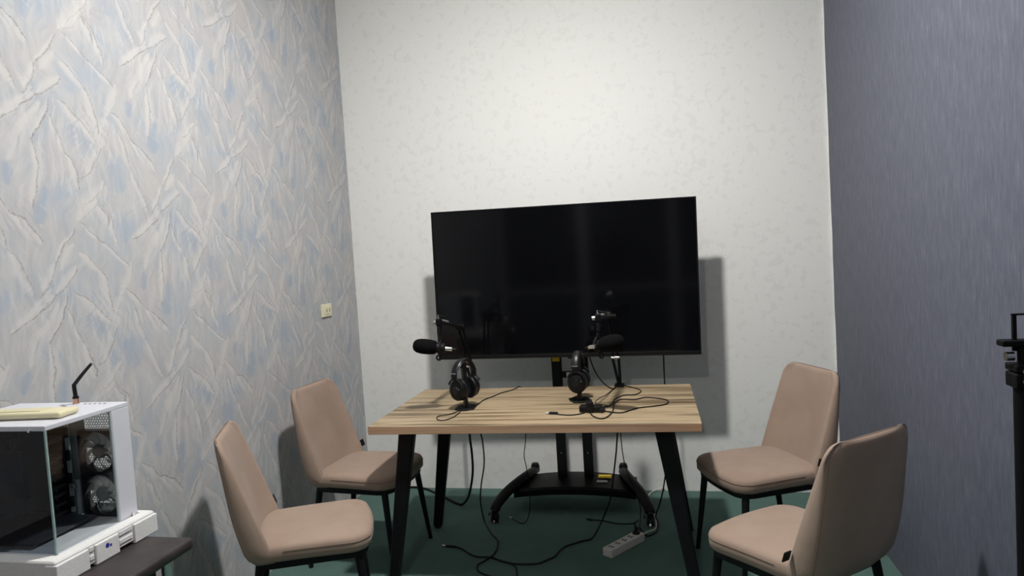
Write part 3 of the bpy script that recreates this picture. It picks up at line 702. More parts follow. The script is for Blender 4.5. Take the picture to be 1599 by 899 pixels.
# ------------------------------------------------------------------ headphones on stands
def headphone_set(loc, rz, lab_s, lab_h):
    st = empty('headphone_stand', loc, rz + 0.5)
    pts = [(-0.064, -0.010), (-0.040, -0.046), (0.040, -0.046), (0.064, -0.010), (0.064, 0.010), (0.040, 0.046), (-0.040, 0.046), (-0.064, 0.010)]
    MB().loft([[Vector((x, y, 0.0)) for x, y in pts], [Vector((x, y, 0.006)) for x, y in pts], [Vector((x * 0.96, y * 0.96, 0.008)) for x, y in pts]]).build('stand_base', 'black_plastic', st)
    col = [Vector((0.020, 0, 0)), Vector((0, 0.012, 0)), Vector((-0.020, 0, 0)), Vector((0, -0.012, 0))]
    MB().loft([[v * s_ + Vector((0, 0, z)) for v in col] for z, s_ in ((0.006, 1.2), (0.05, 0.85), (0.12, 0.95), (0.212, 1.25))]).build('stand_column', 'black_plastic', st)
    R90 = Matrix.Rotation(-0.5, 3, 'Z')
    rings = []
    for k in range(9):
        u = -1 + k / 4; c = Vector((u * 0.030, 0, 0.2125 - 0.010 * u * u))
        rings.append([R90 @ (c + Vector((0, sy * 0.018, sz * 0.004))) for sy, sz in ((-1, -1), (1, -1), (1, 1), (-1, 1))])
    MB().loft(rings).build('stand_saddle', 'black_plastic', st)
    tag(st, lab_s, 'headphone stand', 'headphone stands on the table')
    hp = empty('headphones', (loc[0], loc[1], loc[2] + 0.05), rz)
    def arc(rx, rz_, z0, a0, a1, n): return [Vector((rx * math.cos(a0 + (a1 - a0) * k / n), 0, z0 + rz_ * math.sin(a0 + (a1 - a0) * k / n))) for k in range(n + 1)]
    def strap(path, w_, t_):
        rr = []
        for k, c in enumerate(path):
            d = (path[min(k + 1, len(path) - 1)] - path[max(k - 1, 0)]).normalized(); nrm = Vector((0, 1, 0)).cross(d).normalized()
            rr.append([c + Vector((0, math.cos(a) * w_, 0)) + nrm * math.sin(a) * t_ for a in [2 * math.pi * q / 10 for q in range(10)]])
        return rr
    hb = MB().loft(strap(arc(0.072, 0.086, 0.100, math.radians(12), math.radians(168), 20), 0.019, 0.0065)).build('headband', 'black_leather', hp, True)
    MB().loft(strap(arc(0.066, 0.079, 0.100, math.radians(35), math.radians(145), 16), 0.019, 0.0055)).build('head_pad', 'black_leather', hb, True)
    for s_ in (-1, 1):
        MB().box((0.010, 0.030, 0.036), (s_ * 0.0705, 0, 0.112), 0.003).build('slider', 'black_plastic', hp)
        MB().box((0.0115, 0.031, 0.003), (s_ * 0.0705, 0, 0.128), 0.001).build('slider_trim', 'chrome', hp)
        yk = [Vector((s_ * (0.066 + 0.004 * math.sin(a)), 0.043 * math.cos(a), 0.046 + 0.055 * math.sin(a))) for a in [math.pi * (0.17 + 0.66 * k / 14) for k in range(15)]]
        MB().tube(yk, 0.0045, 8).build('yoke', 'black_plastic', hp, True)
        def oval(x, r): return [Vector((s_ * (x - 0.004), r * 1.04 * math.cos(a), 0.046 + r * 1.16 * math.sin(a))) for a in [2 * math.pi * q / 24 for q in range(24)]]
        cup = MB().loft([oval(x, r) for x, r in ((0.046, 0.036), (0.048, 0.042), (0.060, 0.043), (0.068, 0.039), (0.073, 0.030), (0.074, 0.012))]).build('ear_cup', 'black_plastic', hp, True)
        MB().loft([oval(x, r) for x, r in ((0.046, 0.043), (0.040, 0.0455), (0.034, 0.0455), (0.029, 0.041), (0.029, 0.024), (0.036, 0.022))]).build('ear_cushion', 'black_leather', hp, True)
        MB().loft([oval(x, r) for x, r in ((0.0735, 0.017), (0.0755, 0.016), (0.0755, 0.006))]).build('cup_badge', 'black_leather', cup, True)
        MB().lathe([(0.0, 0), (0.003, 0), (0.003, 0.002), (0, 0.002)], (s_ * 0.072, 0.026, 0.056), (s_, 0, 0), 8).build('pivot_screw', 'chrome', cup)
    tag(hp, lab_h, 'headphones', 'headphones on the table')
headphone_set((0.990, -1.012, 0.75), math.radians(-115), 'black headphone stand with flat base under the left headphones', 'black over-ear headphones hung on the stand at the left of the table')
headphone_set((1.521, -0.883, 0.75), math.radians(-96), 'black headphone stand with flat base under the right headphones', 'black over-ear headphones seen side-on at the right of the table')

# ------------------------------------------------------------------ adapter, cords
def cord(pts, r, name, mat, lab, n=6, seg=7):
    o = MB().tube(catmull(pts, n), r, seg).build(name, mat, None, True)
    return tag(o, lab, 'cable')
HP1_CORD = [(1.0281, -0.9875, 0.753), (1.0374, -0.8496, 0.753), (1.0644, -0.7705, 0.753), (1.0891, -0.6878, 0.753), (1.1203, -0.6426, 0.753), (1.1451, -0.5793, 0.753), (1.1525, -0.5293, 0.753), (1.1399, -0.5195, 0.753)]
HP1_LOOP = [(0.9786, -1.0373, 0.753), (0.9858, -1.1259, 0.753), (0.9829, -1.1978, 0.753), (0.9597, -1.2489, 0.753), (0.9296, -1.2478, 0.753), (0.907, -1.2065, 0.753), (0.9076, -1.1709, 0.753), (0.9434, -1.1484, 0.753), (0.9658, -1.1002, 0.753), (0.9813, -1.0244, 0.753)]
USB_CORD = [(1.4468, -1.1614, 0.753), (1.4808, -1.1784, 0.753), (1.5189, -1.1827, 0.753), (1.554, -1.1611, 0.753), (1.5783, -1.1229, 0.753)]
ADAPTER_CORD = [(1.7101, -0.554, 0.753), (1.7859, -0.6508, 0.753), (1.8031, -0.7207, 0.753), (1.776, -0.7843, 0.753), (1.7218, -0.7962, 0.753), (1.6862, -0.8875, 0.753), (1.6739, -1.0045, 0.753), (1.6317, -1.0443, 0.753), (1.6071, -1.0567, 0.753)]
LOOP_CORD = [(1.6298, -1.0988, 0.753), (1.6954, -1.1417, 0.753), (1.7386, -1.1438, 0.753), (1.7976, -1.0672, 0.753), (1.8782, -1.0306, 0.753), (1.9221, -0.9969, 0.753), (1.9317, -0.94, 0.753), (1.9104, -0.8941, 0.753), (1.8314, -0.8518, 0.753), (1.7795, -0.894, 0.753), (1.713, -0.8894, 0.753), (1.6884, -0.9767, 0.753), (1.6906, -1.1152, 0.753), (1.676, -1.2171, 0.753), (1.6486, -1.2528, 0.753), (1.6146, -1.2095, 0.753), (1.5979, -1.1631, 0.753)]
THIN_CORD = [(1.6717, -0.5869, 0.753), (1.6377, -0.7734, 0.753), (1.6093, -0.8512, 0.753), (1.5968, -0.9417, 0.753), (1.6165, -0.9781, 0.753), (1.6472, -0.9944, 0.753), (1.6722, -1.027, 0.753)]
THICK = [(0.7884, -0.3, 0.4225), (0.7945, -0.3, 0.3189), (0.7918, -0.3, 0.1998), (0.7655, -0.3, 0.0799), (0.7375, -0.3, 0.0281), (0.7085, -0.2955, 0.007), (0.6804, -0.2807, 0.007), (0.6393, -0.2476, 0.007), (0.5554, -0.1671, 0.007), (0.4599, -0.0883, 0.007), (0.3956, -0.0388, 0.007), (0.3091, -0.0127, 0.007), (0.2266, -0.0261, 0.007)]
LEFT = [(0.9195, -0.53, 0.5086), (0.927, -0.53, 0.4548), (0.9286, -0.53, 0.3335), (0.9041, -0.53, 0.2115), (0.8932, -0.53, 0.1299), (0.8974, -0.53, 0.0687), (0.9085, -0.5302, 0.005), (0.9503, -0.6206, 0.005), (0.9992, -0.712, 0.005), (1.0401, -0.7755, 0.005), (1.0615, -0.8828, 0.005), (1.0528, -0.9595, 0.005), (1.0301, -1.0135, 0.005), (1.0083, -1.0585, 0.005), (1.0265, -1.1139, 0.005), (1.0634, -1.1446, 0.005), (1.1156, -1.1709, 0.005)]
LONG = [(1.6624, -0.5, 0.4955), (1.6535, -0.5, 0.413), (1.6461, -0.5, 0.3578), (1.6262, -0.5, 0.2377), (1.6039, -0.5, 0.1262), (1.5777, -0.5, 0.0606), (1.5548, -0.4789, 0.005), (1.539, -0.6158, 0.005), (1.5181, -0.7234, 0.005), (1.4779, -0.7526, 0.005), (1.4387, -0.7856, 0.005), (1.4006, -0.822, 0.005), (1.3777, -0.8722, 0.005), (1.3623, -0.9392, 0.005), (1.3311, -0.978, 0.005), (1.2965, -1.0165, 0.005), (1.2413, -1.0278, 0.005), (1.1842, -1.0304, 0.005), (1.1208, -1.0065, 0.005), (1.0639, -0.9796, 0.005), (1.0221, -0.9827, 0.005), (1.0242, -0.9906, 0.005), (0.9919, -0.9825, 0.005), (0.9377, -0.941, 0.005), (0.8857, -0.8896, 0.005), (0.8402, -0.8644, 0.005), (0.7898, -0.8593, 0.005)]
BRANCH = [(1.053, -0.9701, 0.005), (1.1122, -1.0074, 0.005), (1.171, -1.0334, 0.005), (1.1982, -1.0686, 0.005), (1.2148, -1.1277, 0.005), (1.224, -1.1782, 0.005)]
THIN_HANG = [(1.1668, -0.5, 0.4984), (1.1599, -0.5, 0.4323), (1.1492, -0.5, 0.3661), (1.1561, -0.5, 0.3093), (1.1618, -0.5, 0.2619), (1.1664, -0.5, 0.167), (1.1646, -0.5, 0.0908), (1.1541, -0.5, 0.0286), (1.1407, -0.5227, 0.004), (1.1265, -0.547, 0.004), (1.0936, -0.5253, 0.004), (1.0552, -0.4794, 0.004)]
RIGHT_THIN = [(1.6874, -0.62, 0.5278), (1.6896, -0.62, 0.4391), (1.7005, -0.62, 0.3503), (1.7206, -0.62, 0.2882), (1.7394, -0.62, 0.235), (1.7565, -0.62, 0.1818), (1.7663, -0.62, 0.1374)]
PLUG_CORD = [(1.4996, -0.4794, 0.004), (1.56, -0.4878, 0.004), (1.6164, -0.5148, 0.004), (1.6797, -0.5226, 0.004), (1.7238, -0.5087, 0.004), (1.7449, -0.466, 0.004)]
TVCORD_LO = [(1.9328, -0.45, 0.4713), (1.9187, -0.45, 0.3614), (1.9036, -0.45, 0.2693), (1.8822, -0.45, 0.1583), (1.8607, -0.45, 0.0838), (1.838, -0.45, 0.0229)]
TVCORD_FL = [(1.8214, -0.4989, 0.005), (1.818, -0.6205, 0.005), (1.8099, -0.6632, 0.005), (1.793, -0.6685, 0.005), (1.7708, -0.6234, 0.005), (1.7565, -0.5699, 0.005)]
TVCORD_UP = [(1.9213, -0.3, 0.8686), (1.92, -0.3, 0.7728), (1.92, -0.3, 0.7018), (1.9199, -0.3, 0.5592)]
WHITE = [(1.7776, -0.6673, 0.004), (1.7959, -0.6104, 0.004), (1.8079, -0.5185, 0.004), (1.8165, -0.3586, 0.004), (1.8117, -0.2151, 0.004), (1.7961, -0.1139, 0.004), (1.8102, -0.0443, 0.004), (1.8362, -0.0107, 0.004), (1.8663, 0.0068, 0.004)]
ad = tag(empty('usb_adapter', (1.590, -1.115, 0.75)), 'small black plastic sound adapter lying in front of the right headphones', 'adapter')
MB().box((0.100, 0.042, 0.030), (0.005, 0.0, 0.015), 0.006, RZ(-0.12)).build('adapter_body', 'black_plastic', ad)
MB().box((0.030, 0.052, 0.050), (0.0, -0.006, 0.027), 0.008, RZ(0.25)).build('adapter_clip', 'black_plastic', ad)
MB().box((0.030, 0.030, 0.022), (0.052, -0.012, 0.011), 0.004, RZ(-0.3)).build('adapter_end', 'black_leather', ad)

uc = tag(empty('usb_cable', (1.43, -1.148, 0.75)), 'short black cable with silver USB plug pointing left on the table', 'cable')
absb(MB().tube(catmull(USB_CORD, 6), 0.0026, 7), 'cord', 'rubber', uc, True)
absb(MB().box((0.040, 0.017, 0.010), (1.432, -1.153, 0.7555), 0.003, RZ(-0.12)), 'plug_grip', 'rubber', uc)
absb(MB().box((0.016, 0.012, 0.005), (1.405, -1.150, 0.7555), 0.0005, RZ(-0.12)), 'plug_shell', 'silver', uc)

hc = tag(empty('audio_cable', (1.03, -0.98, 0.75)), 'thin black headphone cord running to the back edge and hanging behind the table', 'cable')
absb(MB().tube(catmull(HP1_CORD[:-2] + [(1.1500, -0.548, 0.756), (1.156, -0.525, 0.748), (1.164, -0.510, 0.70), (1.168, -0.502, 0.60)] + THIN_HANG, 6), 0.0024, 7), 'cord', 'rubber', hc, True)
absb(MB().tube([THIN_HANG[-1], (1.035, -0.462, 0.0045)], [0.004, 0.003], 8), 'jack', 'chrome', hc, True)
cord(HP1_LOOP, 0.0022, 'cord_loop', 'rubber', 'thin black cord loop in front of the left headphone stand')
cord(ADAPTER_CORD, 0.0026, 'adapter_cord', 'rubber', 'black cord curving from the right boom arm to the adapter')
cord(LOOP_CORD, 0.0028, 'looped_cord', 'rubber', 'long black cord looped towards the right end of the tabletop')
cord(THIN_CORD, 0.0016, 'thin_cord', 'socket_dark', 'thin dark grey cord bending beside the right headphone stand')
cord([(1.59, -1.075, 1.030), (1.600, -1.05, 0.965), (1.612, -0.98, 0.900), (1.632, -0.86, 0.830), (1.650, -0.74, 0.782), (1.662, -0.66, 0.757), (1.672, -0.62, 0.755)], 0.0034, 'microphone_cable', 'rubber', 'black cable drooping from the right microphone connector to its arm base')
cord([(0.790, -0.30, 0.880), (0.788, -0.30, 0.65)] + THICK, 0.0068, 'power_cable', 'rubber', 'thick black cable bowing down behind the table towards the left wall', 6, 9)
cord([(0.930, -0.515, 0.735), (0.926, -0.520, 0.62)] + LEFT, 0.0040, 'microphone_cable', 'rubber', 'black cable hanging behind the table left half and snaking forward on carpet')
lc = tag(empty('microphone_cable', (1.3, -0.9, 0)), 'long black cable sweeping across the carpet under the table, plug at left end', 'cable')
absb(MB().tube(catmull([(1.660, -0.505, 0.735), (1.664, -0.502, 0.60)] + LONG[:20] + [(1.04, -0.985, 0.013), (0.992, -0.9825, 0.011)] + LONG[23:], 6), 0.0042, 7), 'cord', 'rubber', lc, True)
absb(MB().tube([LONG[-2], LONG[-1]], 0.0062, 10), 'plug_boot', 'rubber', lc, True)
absb(MB().tube([LONG[-1], (0.770, -0.860, 0.006)], 0.005, 10), 'plug_tip', 'chrome', lc, True)
cord([(1.064, -0.985, 0.013)] + BRANCH[1:], 0.0040, 'branch_cable', 'rubber', 'short black cable end curling towards the camera on the carpet')
cord([(1.688, -0.62, 0.7135), (1.687, -0.62, 0.62)] + RIGHT_THIN + [(1.766, -0.63, 0.09), (1.760, -0.69, 0.050), (1.752, -0.725, 0.0595)], 0.0026, 'strip_cable', 'rubber', 'thin black cable hanging from the table to the power strip')
pc_ = tag(empty('loose_cable', (1.6, -0.5, 0)), 'short black cable with jack plug lying left of the right caster', 'cable')
absb(MB().tube(catmull(PLUG_CORD, 6), 0.0032, 7), 'cord', 'rubber', pc_, True)
absb(MB().tube([PLUG_CORD[0], (1.468, -0.476, 0.006)], [0.006, 0.0045], 10), 'jack_plug', 'rubber', pc_, True)
cord([(1.921, -0.335, 0.885)] + TVCORD_UP + [(1.930, -0.38, 0.53)] + TVCORD_LO + [(1.850, -0.50, 0.006), (1.846, -0.61, 0.006)] + TVCORD_FL[2:] + [(1.752, -0.66, 0.035), (1.745, -0.71, 0.066)], 0.0040, 'mains_cable', 'rubber', 'black mains cord dropping from the television right side to the power strip')
cord([(1.772, -0.700, 0.018), (1.793, -0.625, 0.004), (1.836, -0.575, 0.004), (1.838, -0.46, 0.004), (1.826, -0.34, 0.004)] + WHITE[4:6] + [(1.806, -0.06, 0.006), (1.84, -0.022, 0.012), (1.89, -0.010, 0.02)], 0.0036, 'white_cord', 'white_plastic', 'white mains cord running from the power strip back to the white wall')

# ------------------------------------------------------------------ power strip
sd = Vector((0.577, 0.817, 0)); sa = math.atan2(sd.y, sd.x)
pc0 = Vector((1.688, -0.810, 0))
ps = tag(empty('power_strip', pc0, sa), 'white five-socket power strip lying on the carpet under the table', 'power strip')
MB().box((0.262, 0.056, 0.040), (0, 0, 0.020), 0.004).build('housing', 'white_plastic', ps)
for k in range(5):
    x = -0.098 + 0.049 * k
    sk = MB().lathe([(0.0, 0.0), (0.0185, 0.0), (0.0185, 0.0012), (0.017, 0.0012), (0.0165, 0.0004), (0.0, 0.0004)], (x, 0, 0.040), seg=18).build('socket', 'white_plastic', ps, True)
    if k < 4:
        for dy in (-0.008, 0.008):
            MB().box((0.013, 0.009, 0.001), (x, dy, 0.0411), 0).build('socket_hole', 'socket_dark', sk)
pl = tag(empty('mains_plug', pc0 + sd * 0.098 + Vector((0, 0, 0.0412)), sa), 'round black mains plug pushed into the far socket of the power strip', 'plug')
MB().lathe([(0.0, 0), (0.019, 0), (0.019, 0.006), (0.012, 0.012), (0.008, 0.020), (0.006, 0.034), (0.0, 0.034)], seg=18).build('plug_body', 'rubber', pl, True)
MB().tube([(0.0, 0, 0.030), (-0.002, 0.004, 0.045), (-0.006, 0.012, 0.052)], 0.004, 8).build('strain_relief', 'rubber', pl, True)

# ------------------------------------------------------------------ dark side desk
dk = tag(empty('side_desk', (0.315, -3.0, 0)), 'dark brown desk with rounded edge along the left wall under the computer', 'desk')
absb(MB().box((0.615, 1.04, 0.034), (0.3175, -3.015, 0.728), 0.014, None, 4), 'desk_top', 'desk_dark', dk, True)
absb(MB().box((0.50, 0.94, 0.10), (0.285, -3.015, 0.661), 0.003), 'apron', 'desk_dark', dk)
for lx_, ly_ in ((0.553, -2.525), (0.06, -2.525), (0.553, -3.505), (0.06, -3.505)):
    absb(MB().lathe([(0.0, 0), (0.016, 0), (0.016, 0.70), (0.022, 0.704), (0.022, 0.7112), (0.0, 0.7112)], (lx_, ly_, 0.0), seg=16), 'leg', 'chrome', dk, True)

# ------------------------------------------------------------------ styrofoam tray
FX, FY, FZ = 0.2655, -2.630, 0.745
fm = tag(empty('packing_foam', (FX, FY, FZ)), 'white styrofoam packing tray under the computer case on the dark desk', 'packing foam')
x0, x1, y0, y1 = 0.045, 0.480, -2.800, -2.468
def loop_(a0, a1, b0, b1, z, r=0.006):
    out = []
    for cx0, cy0, s0 in ((a1 - r, b0 + r, -90), (a1 - r, b1 - r, 0), (a0 + r, b1 - r, 90), (a0 + r, b0 + r, 180)):
        for k in range(4):
            a = math.radians(s0 + 30 * k); out.append(Vector((cx0 + r * math.cos(a), cy0 + r * math.sin(a), z)))
    return out
xi0, xi1, yi0, yi1 = x0 + 0.030, x1 - 0.033, y0 + 0.036, y1 - 0.019
fb = MB()
fb.loft([loop_(x0 + 0.004, x1 - 0.004, y0 + 0.004, y1 - 0.004, 0.752), loop_(x0, x1, y0, y1, 0.756), loop_(x0, x1, y0, y1, 0.802), loop_(x0 + 0.003, x1 - 0.003, y0 + 0.003, y1 - 0.003, 0.806),
         loop_(xi0 - 0.002, xi1 + 0.002, yi0 - 0.002, yi1 + 0.002, 0.806, 0.004), loop_(xi0, xi1, yi0, yi1, 0.803, 0.003), loop_(xi0, xi1, yi0, yi1, 0.7885, 0.003)])
for ya, yb in ((y0 - 0.003, y0 + 0.095), (-2.685, -2.607), (y1 - 0.085, y1 + 0.003)):
    fb.box((0.034, yb - ya, 0.0525), (x1 - 0.012, (ya + yb) / 2, 0.7714), 0.003)
    fb.box((0.034, yb - ya, 0.0525), (x0 + 0.012, (ya + yb) / 2, 0.7714), 0.003)
absb(fb, 'foam_body', 'styrofoam', fm)
for ya, yb in ((-2.604, -2.558), (-2.702, -2.688)):
    absb(MB().box((0.003, yb - ya, 0.012), (x1 + 0.0008, (ya + yb) / 2, 0.792), 0.001), 'moulded_ridge', 'styrofoam', fm)
    absb(MB().box((0.003, yb - ya, 0.012), (x1 + 0.0008, (ya + yb) / 2, 0.770), 0.001), 'moulded_ridge', 'styrofoam', fm)
absb(MB().lathe([(0.0, 0), (0.006, 0), (0.006, 0.0006), (0.0, 0.0006)], (x1 + 0.0051, -2.648, 0.782), (1, 0, 0), 12).lathe([(0.0, 0), (0.0035, 0), (0.0035, 0.0006), (0.0, 0.0006)], (x1 + 0.0051, -2.637, 0.779), (1, 0, 0), 12), 'ink_blot', 'blue_ink', fm)

# ------------------------------------------------------------------ computer case
X0, X1, Y0, Y1, Z0, Z1 = 0.078, 0.444, -2.760, -2.490, 0.790, 1.125
pc = tag(empty('computer_case', ((X0 + X1) / 2, (Y0 + Y1) / 2, Z0)), 'white desktop computer case with glass front and side showing two fans', 'computer')
cx_, cy_ = (X0 + X1) / 2, (Y0 + Y1) / 2
absb(MB().box((X1 - X0, Y1 - Y0, 0.013), (cx_, cy_, Z1 - 0.0065), 0.002), 'top_panel', 'case_white', pc)
absb(MB().box((X1 - X0, Y1 - Y0, 0.016), (cx_, cy_, Z0 + 0.008), 0.002), 'bottom_panel', 'case_white', pc)
absb(MB().box((0.010, Y1 - Y0, Z1 - Z0 - 0.029), (X0 + 0.005, cy_, (Z0 + Z1) / 2 + 0.0015)), 'left_panel', 'case_white', pc)
absb(MB().box((0.006, 0.062, Z1 - Z0 - 0.029), (X1 - 0.003, Y1 - 0.031, (Z0 + Z1) / 2 + 0.0015), 0.001), 'side_pillar', 'case_white', pc)
# rear wall: white sheet frame with hex-style mesh where the fans sit
yb = Y1 - 0.003
absb(MB().box((0.22 - 0.0, 0.004, Z1 - Z0 - 0.029), (X0 + 0.11, yb, (Z0 + Z1) / 2)), 'rear_panel', 'case_inner', pc)
absb(MB().box((0.022, 0.004, Z1 - Z0 - 0.029), (X1 - 0.017, yb, (Z0 + Z1) / 2)), 'rear_panel', 'case_inner', pc)
absb(MB().box((0.124, 0.004, 0.030), (0.360, yb, Z0 + 0.031)), 'rear_panel', 'case_inner', pc)
gm = MB(); pitch = 0.0085; xa, xb, za, zb_ = 0.298, 0.422, Z0 + 0.046, Z1 - 0.013
nx = int((xb - xa) / pitch); nz = int((zb_ - za) / (pitch * 0.866))
for j in range(nz + 1):
    for i in range(nx + 1):
        hx = xa + i * pitch + (pitch / 2 if j % 2 else 0); hz = za + j * pitch * 0.866
        if hx > xb: continue
        o6 = [Vector((hx + math.sin(math.pi / 3 * k) * pitch * 0.577, yb, hz + math.cos(math.pi / 3 * k) * pitch * 0.577)) for k in range(6)]
        i6 = [Vector((hx + math.sin(math.pi / 3 * k) * pitch * 0.47, yb, hz + math.cos(math.pi / 3 * k) * pitch * 0.47)) for k in range(6)]
        gm.add(o6 + i6, [(k, (k + 1) % 6, 6 + (k + 1) % 6, 6 + k) for k in range(6)])
ms = absb(gm, 'vent_mesh', 'pc_dark', pc); ms['kind'] = 'stuff'
# glass
absb(MB().box((X1 - X0 - 0.006, 0.004, Z1 - Z0 - 0.022), (cx_ - 0.001, Y0 + 0.003, (Z0 + Z1) / 2 + 0.0)), 'front_glass', 'glass_tint', pc)
absb(MB().box((0.004, Y1 - Y0 - 0.068, Z1 - Z0 - 0.022), (X1 - 0.003, Y0 + 0.004 + (Y1 - Y0 - 0.068) / 2, (Z0 + Z1) / 2)), 'side_glass', 'glass_clear', pc)
absb(MB().box((0.005, 0.005, Z1 - Z0 - 0.014), (X1 - 0.0025, Y0 + 0.0025, (Z0 + Z1) / 2 - 0.006), 0.0008), 'glass_edge', 'glass_edge', pc)
absb(MB().box((0.006, 0.006, Z1 - Z0 - 0.029), (X1 - 0.004, Y1 - 0.064, (Z0 + Z1) / 2), 0.0008), 'glass_seal', 'case_inner', pc)
# fans on the rear wall
def fan(xc, zc, yc):
    s_ = 0.060; fr = MB()
    n = 32; rin = 0.0565
    outer = []
    for k in range(n):
        a = 2 * math.pi * k / n; cxx, szz = math.cos(a), math.sin(a); q = s_ / max(abs(cxx), abs(szz)); outer.append((cxx * q, szz * q))
    inner = [(rin * math.cos(2 * math.pi * k / n), rin * math.sin(2 * math.pi * k / n)) for k in range(n)]
    def R_(l, y): return [Vector((xc + x, y, zc + z)) for x, z in l]
    fr.loft([R_(inner, yc - 0.0125), R_(outer, yc - 0.0125), R_(outer, yc + 0.0125), R_(inner, yc + 0.0125), R_(inner, yc - 0.0125)], cap=False)
    f_ = absb(fr, 'fan', 'pc_dark', pc)
    absb(MB().lathe([(0.0, 0.011), (0.017, 0.010), (0.020, 0.006), (0.020, -0.010), (0.0, -0.010)], (xc, yc, zc), (0, -1, 0), 20), 'fan_hub', 'fan_hub', f_, True)
    for b_ in range(9):
        a0 = 2 * math.pi * b_ / 9; vs = []
        for i in range(6):
            r = 0.018 + (0.0555 - 0.018) * i / 5; sweep = 0.55 * (i / 5) ** 1.3; wid = 0.50 + 0.07 * i / 5
            for k in range(4):
                a = a0 + sweep + wid * (k / 3); vs.append(Vector((xc + r * math.cos(a), yc + 0.008 - 0.016 * (k / 3), zc + r * math.sin(a))))
        top_ = vs; bot = [v + Vector((0, 0.0015, 0)) for v in vs]
        fs = []
        for i in range(5):
            for k in range(3):
                q = (i * 4 + k, i * 4 + k + 1, (i + 1) * 4 + k + 1, (i + 1) * 4 + k)
                fs.append(q); fs.append(tuple(24 + t for t in q[::-1]))
        edge = [0, 1, 2, 3, 7, 11, 15, 19, 23, 22, 21, 20, 16, 12, 8, 4]
        for u, w_ in zip(edge, edge[1:] + edge[:1]): fs.append((u, w_, 24 + w_, 24 + u))
        absb(MB().add(top_ + bot, fs), 'fan_blade', 'fan_blade', f_, 'all')
    for k in range(4):
        a = math.pi / 4 + k * math.pi / 2
        absb(MB().box((0.046, 0.004, 0.004), (xc + 0.038 * math.cos(a), yc + 0.010, zc + 0.038 * math.sin(a)), 0, Matrix.Rotation(-a, 3, 'Y')), 'fan_strut', 'pc_dark', f_)
fan(0.358, 0.991, -2.512); fan(0.358, 0.869, -2.512)
# board, cards and cabling inside
absb(MB().box((0.004, 0.20, 0.25), (0.092, -2.62, 0.955)), 'motherboard', 'pc_dark', pc)
absb(MB().box((0.16, 0.012, 0.27), (0.172, -2.512, 0.950), 0.001), 'board_tray', 'pc_dark', pc)
absb(MB().box((0.012, 0.006, 0.255), (0.262, -2.522, 0.945), 0.001).box((0.024, 0.006, 0.012), (0.272, -2.522, 0.892), 0.001).box((0.012, 0.006, 0.10), (0.284, -2.522, 0.862), 0.001), 'tray_rail', 'case_inner', pc)
for k in range(4):
    absb(MB().box((0.014, 0.008, 0.030), (0.262, -2.526, 0.850 + 0.066 * k), 0.001), 'cable_grommet', 'pc_dark', pc)
for k in range(9):
    z = 0.83 + 0.026 * k
    absb(MB().tube(catmull([(0.215, -2.53, z), (0.235, -2.56, z - 0.012), (0.255, -2.535, z - 0.004)], 4), 0.006, 7), 'cable_loop', 'pc_dark', pc, True)
absb(MB().box((0.115, 0.040, 0.032), (0.170, -2.63, 0.872), 0.003), 'graphics_card', 'pc_grey', pc)
absb(MB().box((0.085, 0.020, 0.085), (0.150, -2.60, 0.975), 0.004), 'cooler_block', 'pc_grey', pc)
for k in range(4):
    absb(MB().box((0.030, 0.006, 0.115), (0.112, -2.585 + 0.010 * k, 0.985), 0.001), 'memory_stick', 'pc_grey', pc)
absb(MB().box((0.26, 0.20, 0.006), (0.225, -2.64, 0.816), 0.001), 'floor_plate', 'pc_grey', pc)
absb(MB().lathe([(0.0, 0), (0.0045, 0), (0.0045, 0.004), (0.0, 0.004)], (0.400, Y0, 1.1145), (0, -1, 0), 14), 'thumb_screw', 'chrome', pc, True)
absb(MB().lathe([(0.0, 0), (0.0045, 0), (0.0045, 0.006), (0.0, 0.006)], (X1, -2.512, 0.812), (1, 0, 0), 14), 'thumb_screw', 'chrome', pc, True)
absb(MB().lathe([(0.0, 0), (0.0085, 0), (0.0085, 0.002), (0.0075, 0.003), (0.0, 0.003)], (0.343, -2.583, Z1), (0, 0, 1), 18), 'power_button', 'black_plastic', pc, True)
for k in range(5):
    absb(MB().box((0.007, 0.004, 0.0008), (0.325 + 0.016 * k, -2.513, Z1 + 0.0004)), 'port', 'pc_dark', pc)

an = tag(empty('wireless_antenna', (0.290, -2.508, Z1)), 'bent black stick antenna with copper collar standing on the computer case', 'antenna')
MB().lathe([(0.0, 0), (0.0085, 0), (0.0085, 0.004), (0.007, 0.004), (0.007, 0.016), (0.0, 0.016)], seg=14).build('collar', 'copper', an, True)
MB().lathe([(0.0, 0), (0.0082, 0), (0.0082, 0.006), (0.0, 0.006)], (0, 0, 0.015), seg=14).build('base_nut', 'black_plastic', an, True)
MB().tube([(0, 0, 0.020), (-0.002, 0, 0.048), (-0.001, 0, 0.056)], 0.0055, 10).build('hinge_stem', 'black_plastic', an, True)
MB().tube([(-0.003, 0, 0.052), (0.028, 0, 0.082), (0.062, 0, 0.112)], [0.0052, 0.0048, 0.0040], 10).build('antenna_rod', 'black_plastic', an, True)

sl = tag(empty('cream_bar', (0.30, -2.665, Z1)), 'glossy cream-yellow plastic slab lying on top of the computer case', 'plastic slab')
MB().box((0.228, 0.072, 0.017), (0.0, 0, 0.0095), 0.0075, RZ(0.10), 4).build('slab_body', 'slab_cream', sl, True)
MB().box((0.150, 0.040, 0.003), (-0.03, 0, 0.0185), 0.001, RZ(0.10)).build('slab_inset', 'slab_cream', sl)

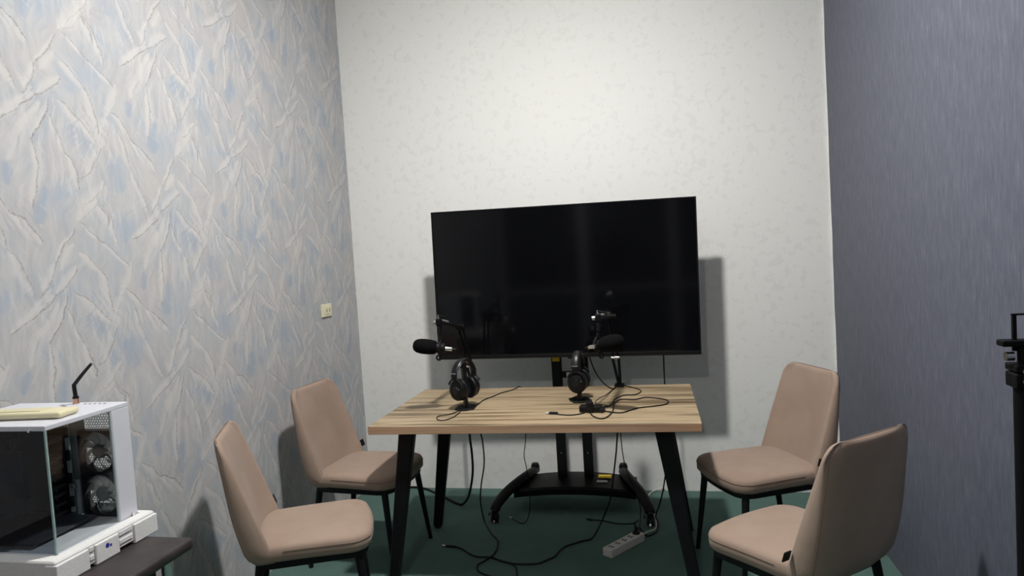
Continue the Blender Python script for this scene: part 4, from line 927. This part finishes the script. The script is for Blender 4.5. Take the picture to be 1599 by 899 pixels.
# ------------------------------------------------------------------ stand at the right edge
SX, SY = 2.604, -2.640
sdn = tag(empty('tripod_stand', (SX, SY, 0)), 'black metal tripod stand with clamp at the right edge by the slate wall', 'stand')
absb(MB().lathe([(0.0, 0.30), (0.021, 0.30), (0.021, 1.165), (0.0, 1.165)], (SX, SY, 0), seg=18), 'column', 'arm_black', sdn, True)
absb(MB().lathe([(0.0, 1.14), (0.013, 1.14), (0.013, 1.24), (0.0, 1.24)], (SX, SY, 0), seg=16), 'inner_tube', 'arm_black', sdn, True)
absb(MB().box((0.052, 0.048, 0.030), (SX, SY, 1.170), 0.004), 'clamp_collar', 'arm_black', sdn)
absb(MB().box((0.052, 0.048, 0.014), (SX, SY, 1.194), 0.003), 'clamp_collar', 'arm_black', sdn)
for zz in (1.170, 1.190):
    absb(MB().lathe([(0.0, 0), (0.005, 0), (0.005, 0.004), (0.0, 0.004)], (SX - 0.012, SY - 0.024, zz), (0, -1, 0), 12), 'bolt', 'chrome', sdn)
absb(MB().lathe([(0.0, 0), (0.009, 0), (0.009, 0.014), (0.0, 0.014)], (SX - 0.020, SY, 1.216), (-1, 0, 0), 14), 'knob', 'chrome', sdn, True)
absb(MB().box((0.080, 0.030, 0.012), (SX - 0.004, SY, 1.242), 0.003), 'head_bar', 'arm_black', sdn)
absb(MB().box((0.007, 0.008, 0.072), (SX - 0.018, SY, 1.262), 0.001).box((0.007, 0.008, 0.072), (SX + 0.044, SY, 1.262), 0.001).box((0.070, 0.008, 0.003), (SX + 0.013, SY, 1.297)), 'holder_bracket', 'arm_black', sdn)
for k in range(3):
    a = math.radians(90 + 120 * k + 20)
    e = (SX + math.cos(a) * 0.17, SY + math.sin(a) * 0.17, 0.012)
    absb(MB().tube([(SX + math.cos(a) * 0.018, SY + math.sin(a) * 0.018, 0.55), e], [0.010, 0.009], 10), 'leg', 'arm_black', sdn, True)
    absb(MB().lathe([(0.0, -0.012), (0.013, -0.012), (0.013, 0.012), (0.0, 0.012)], e, seg=12), 'rubber_foot', 'rubber', sdn, True)
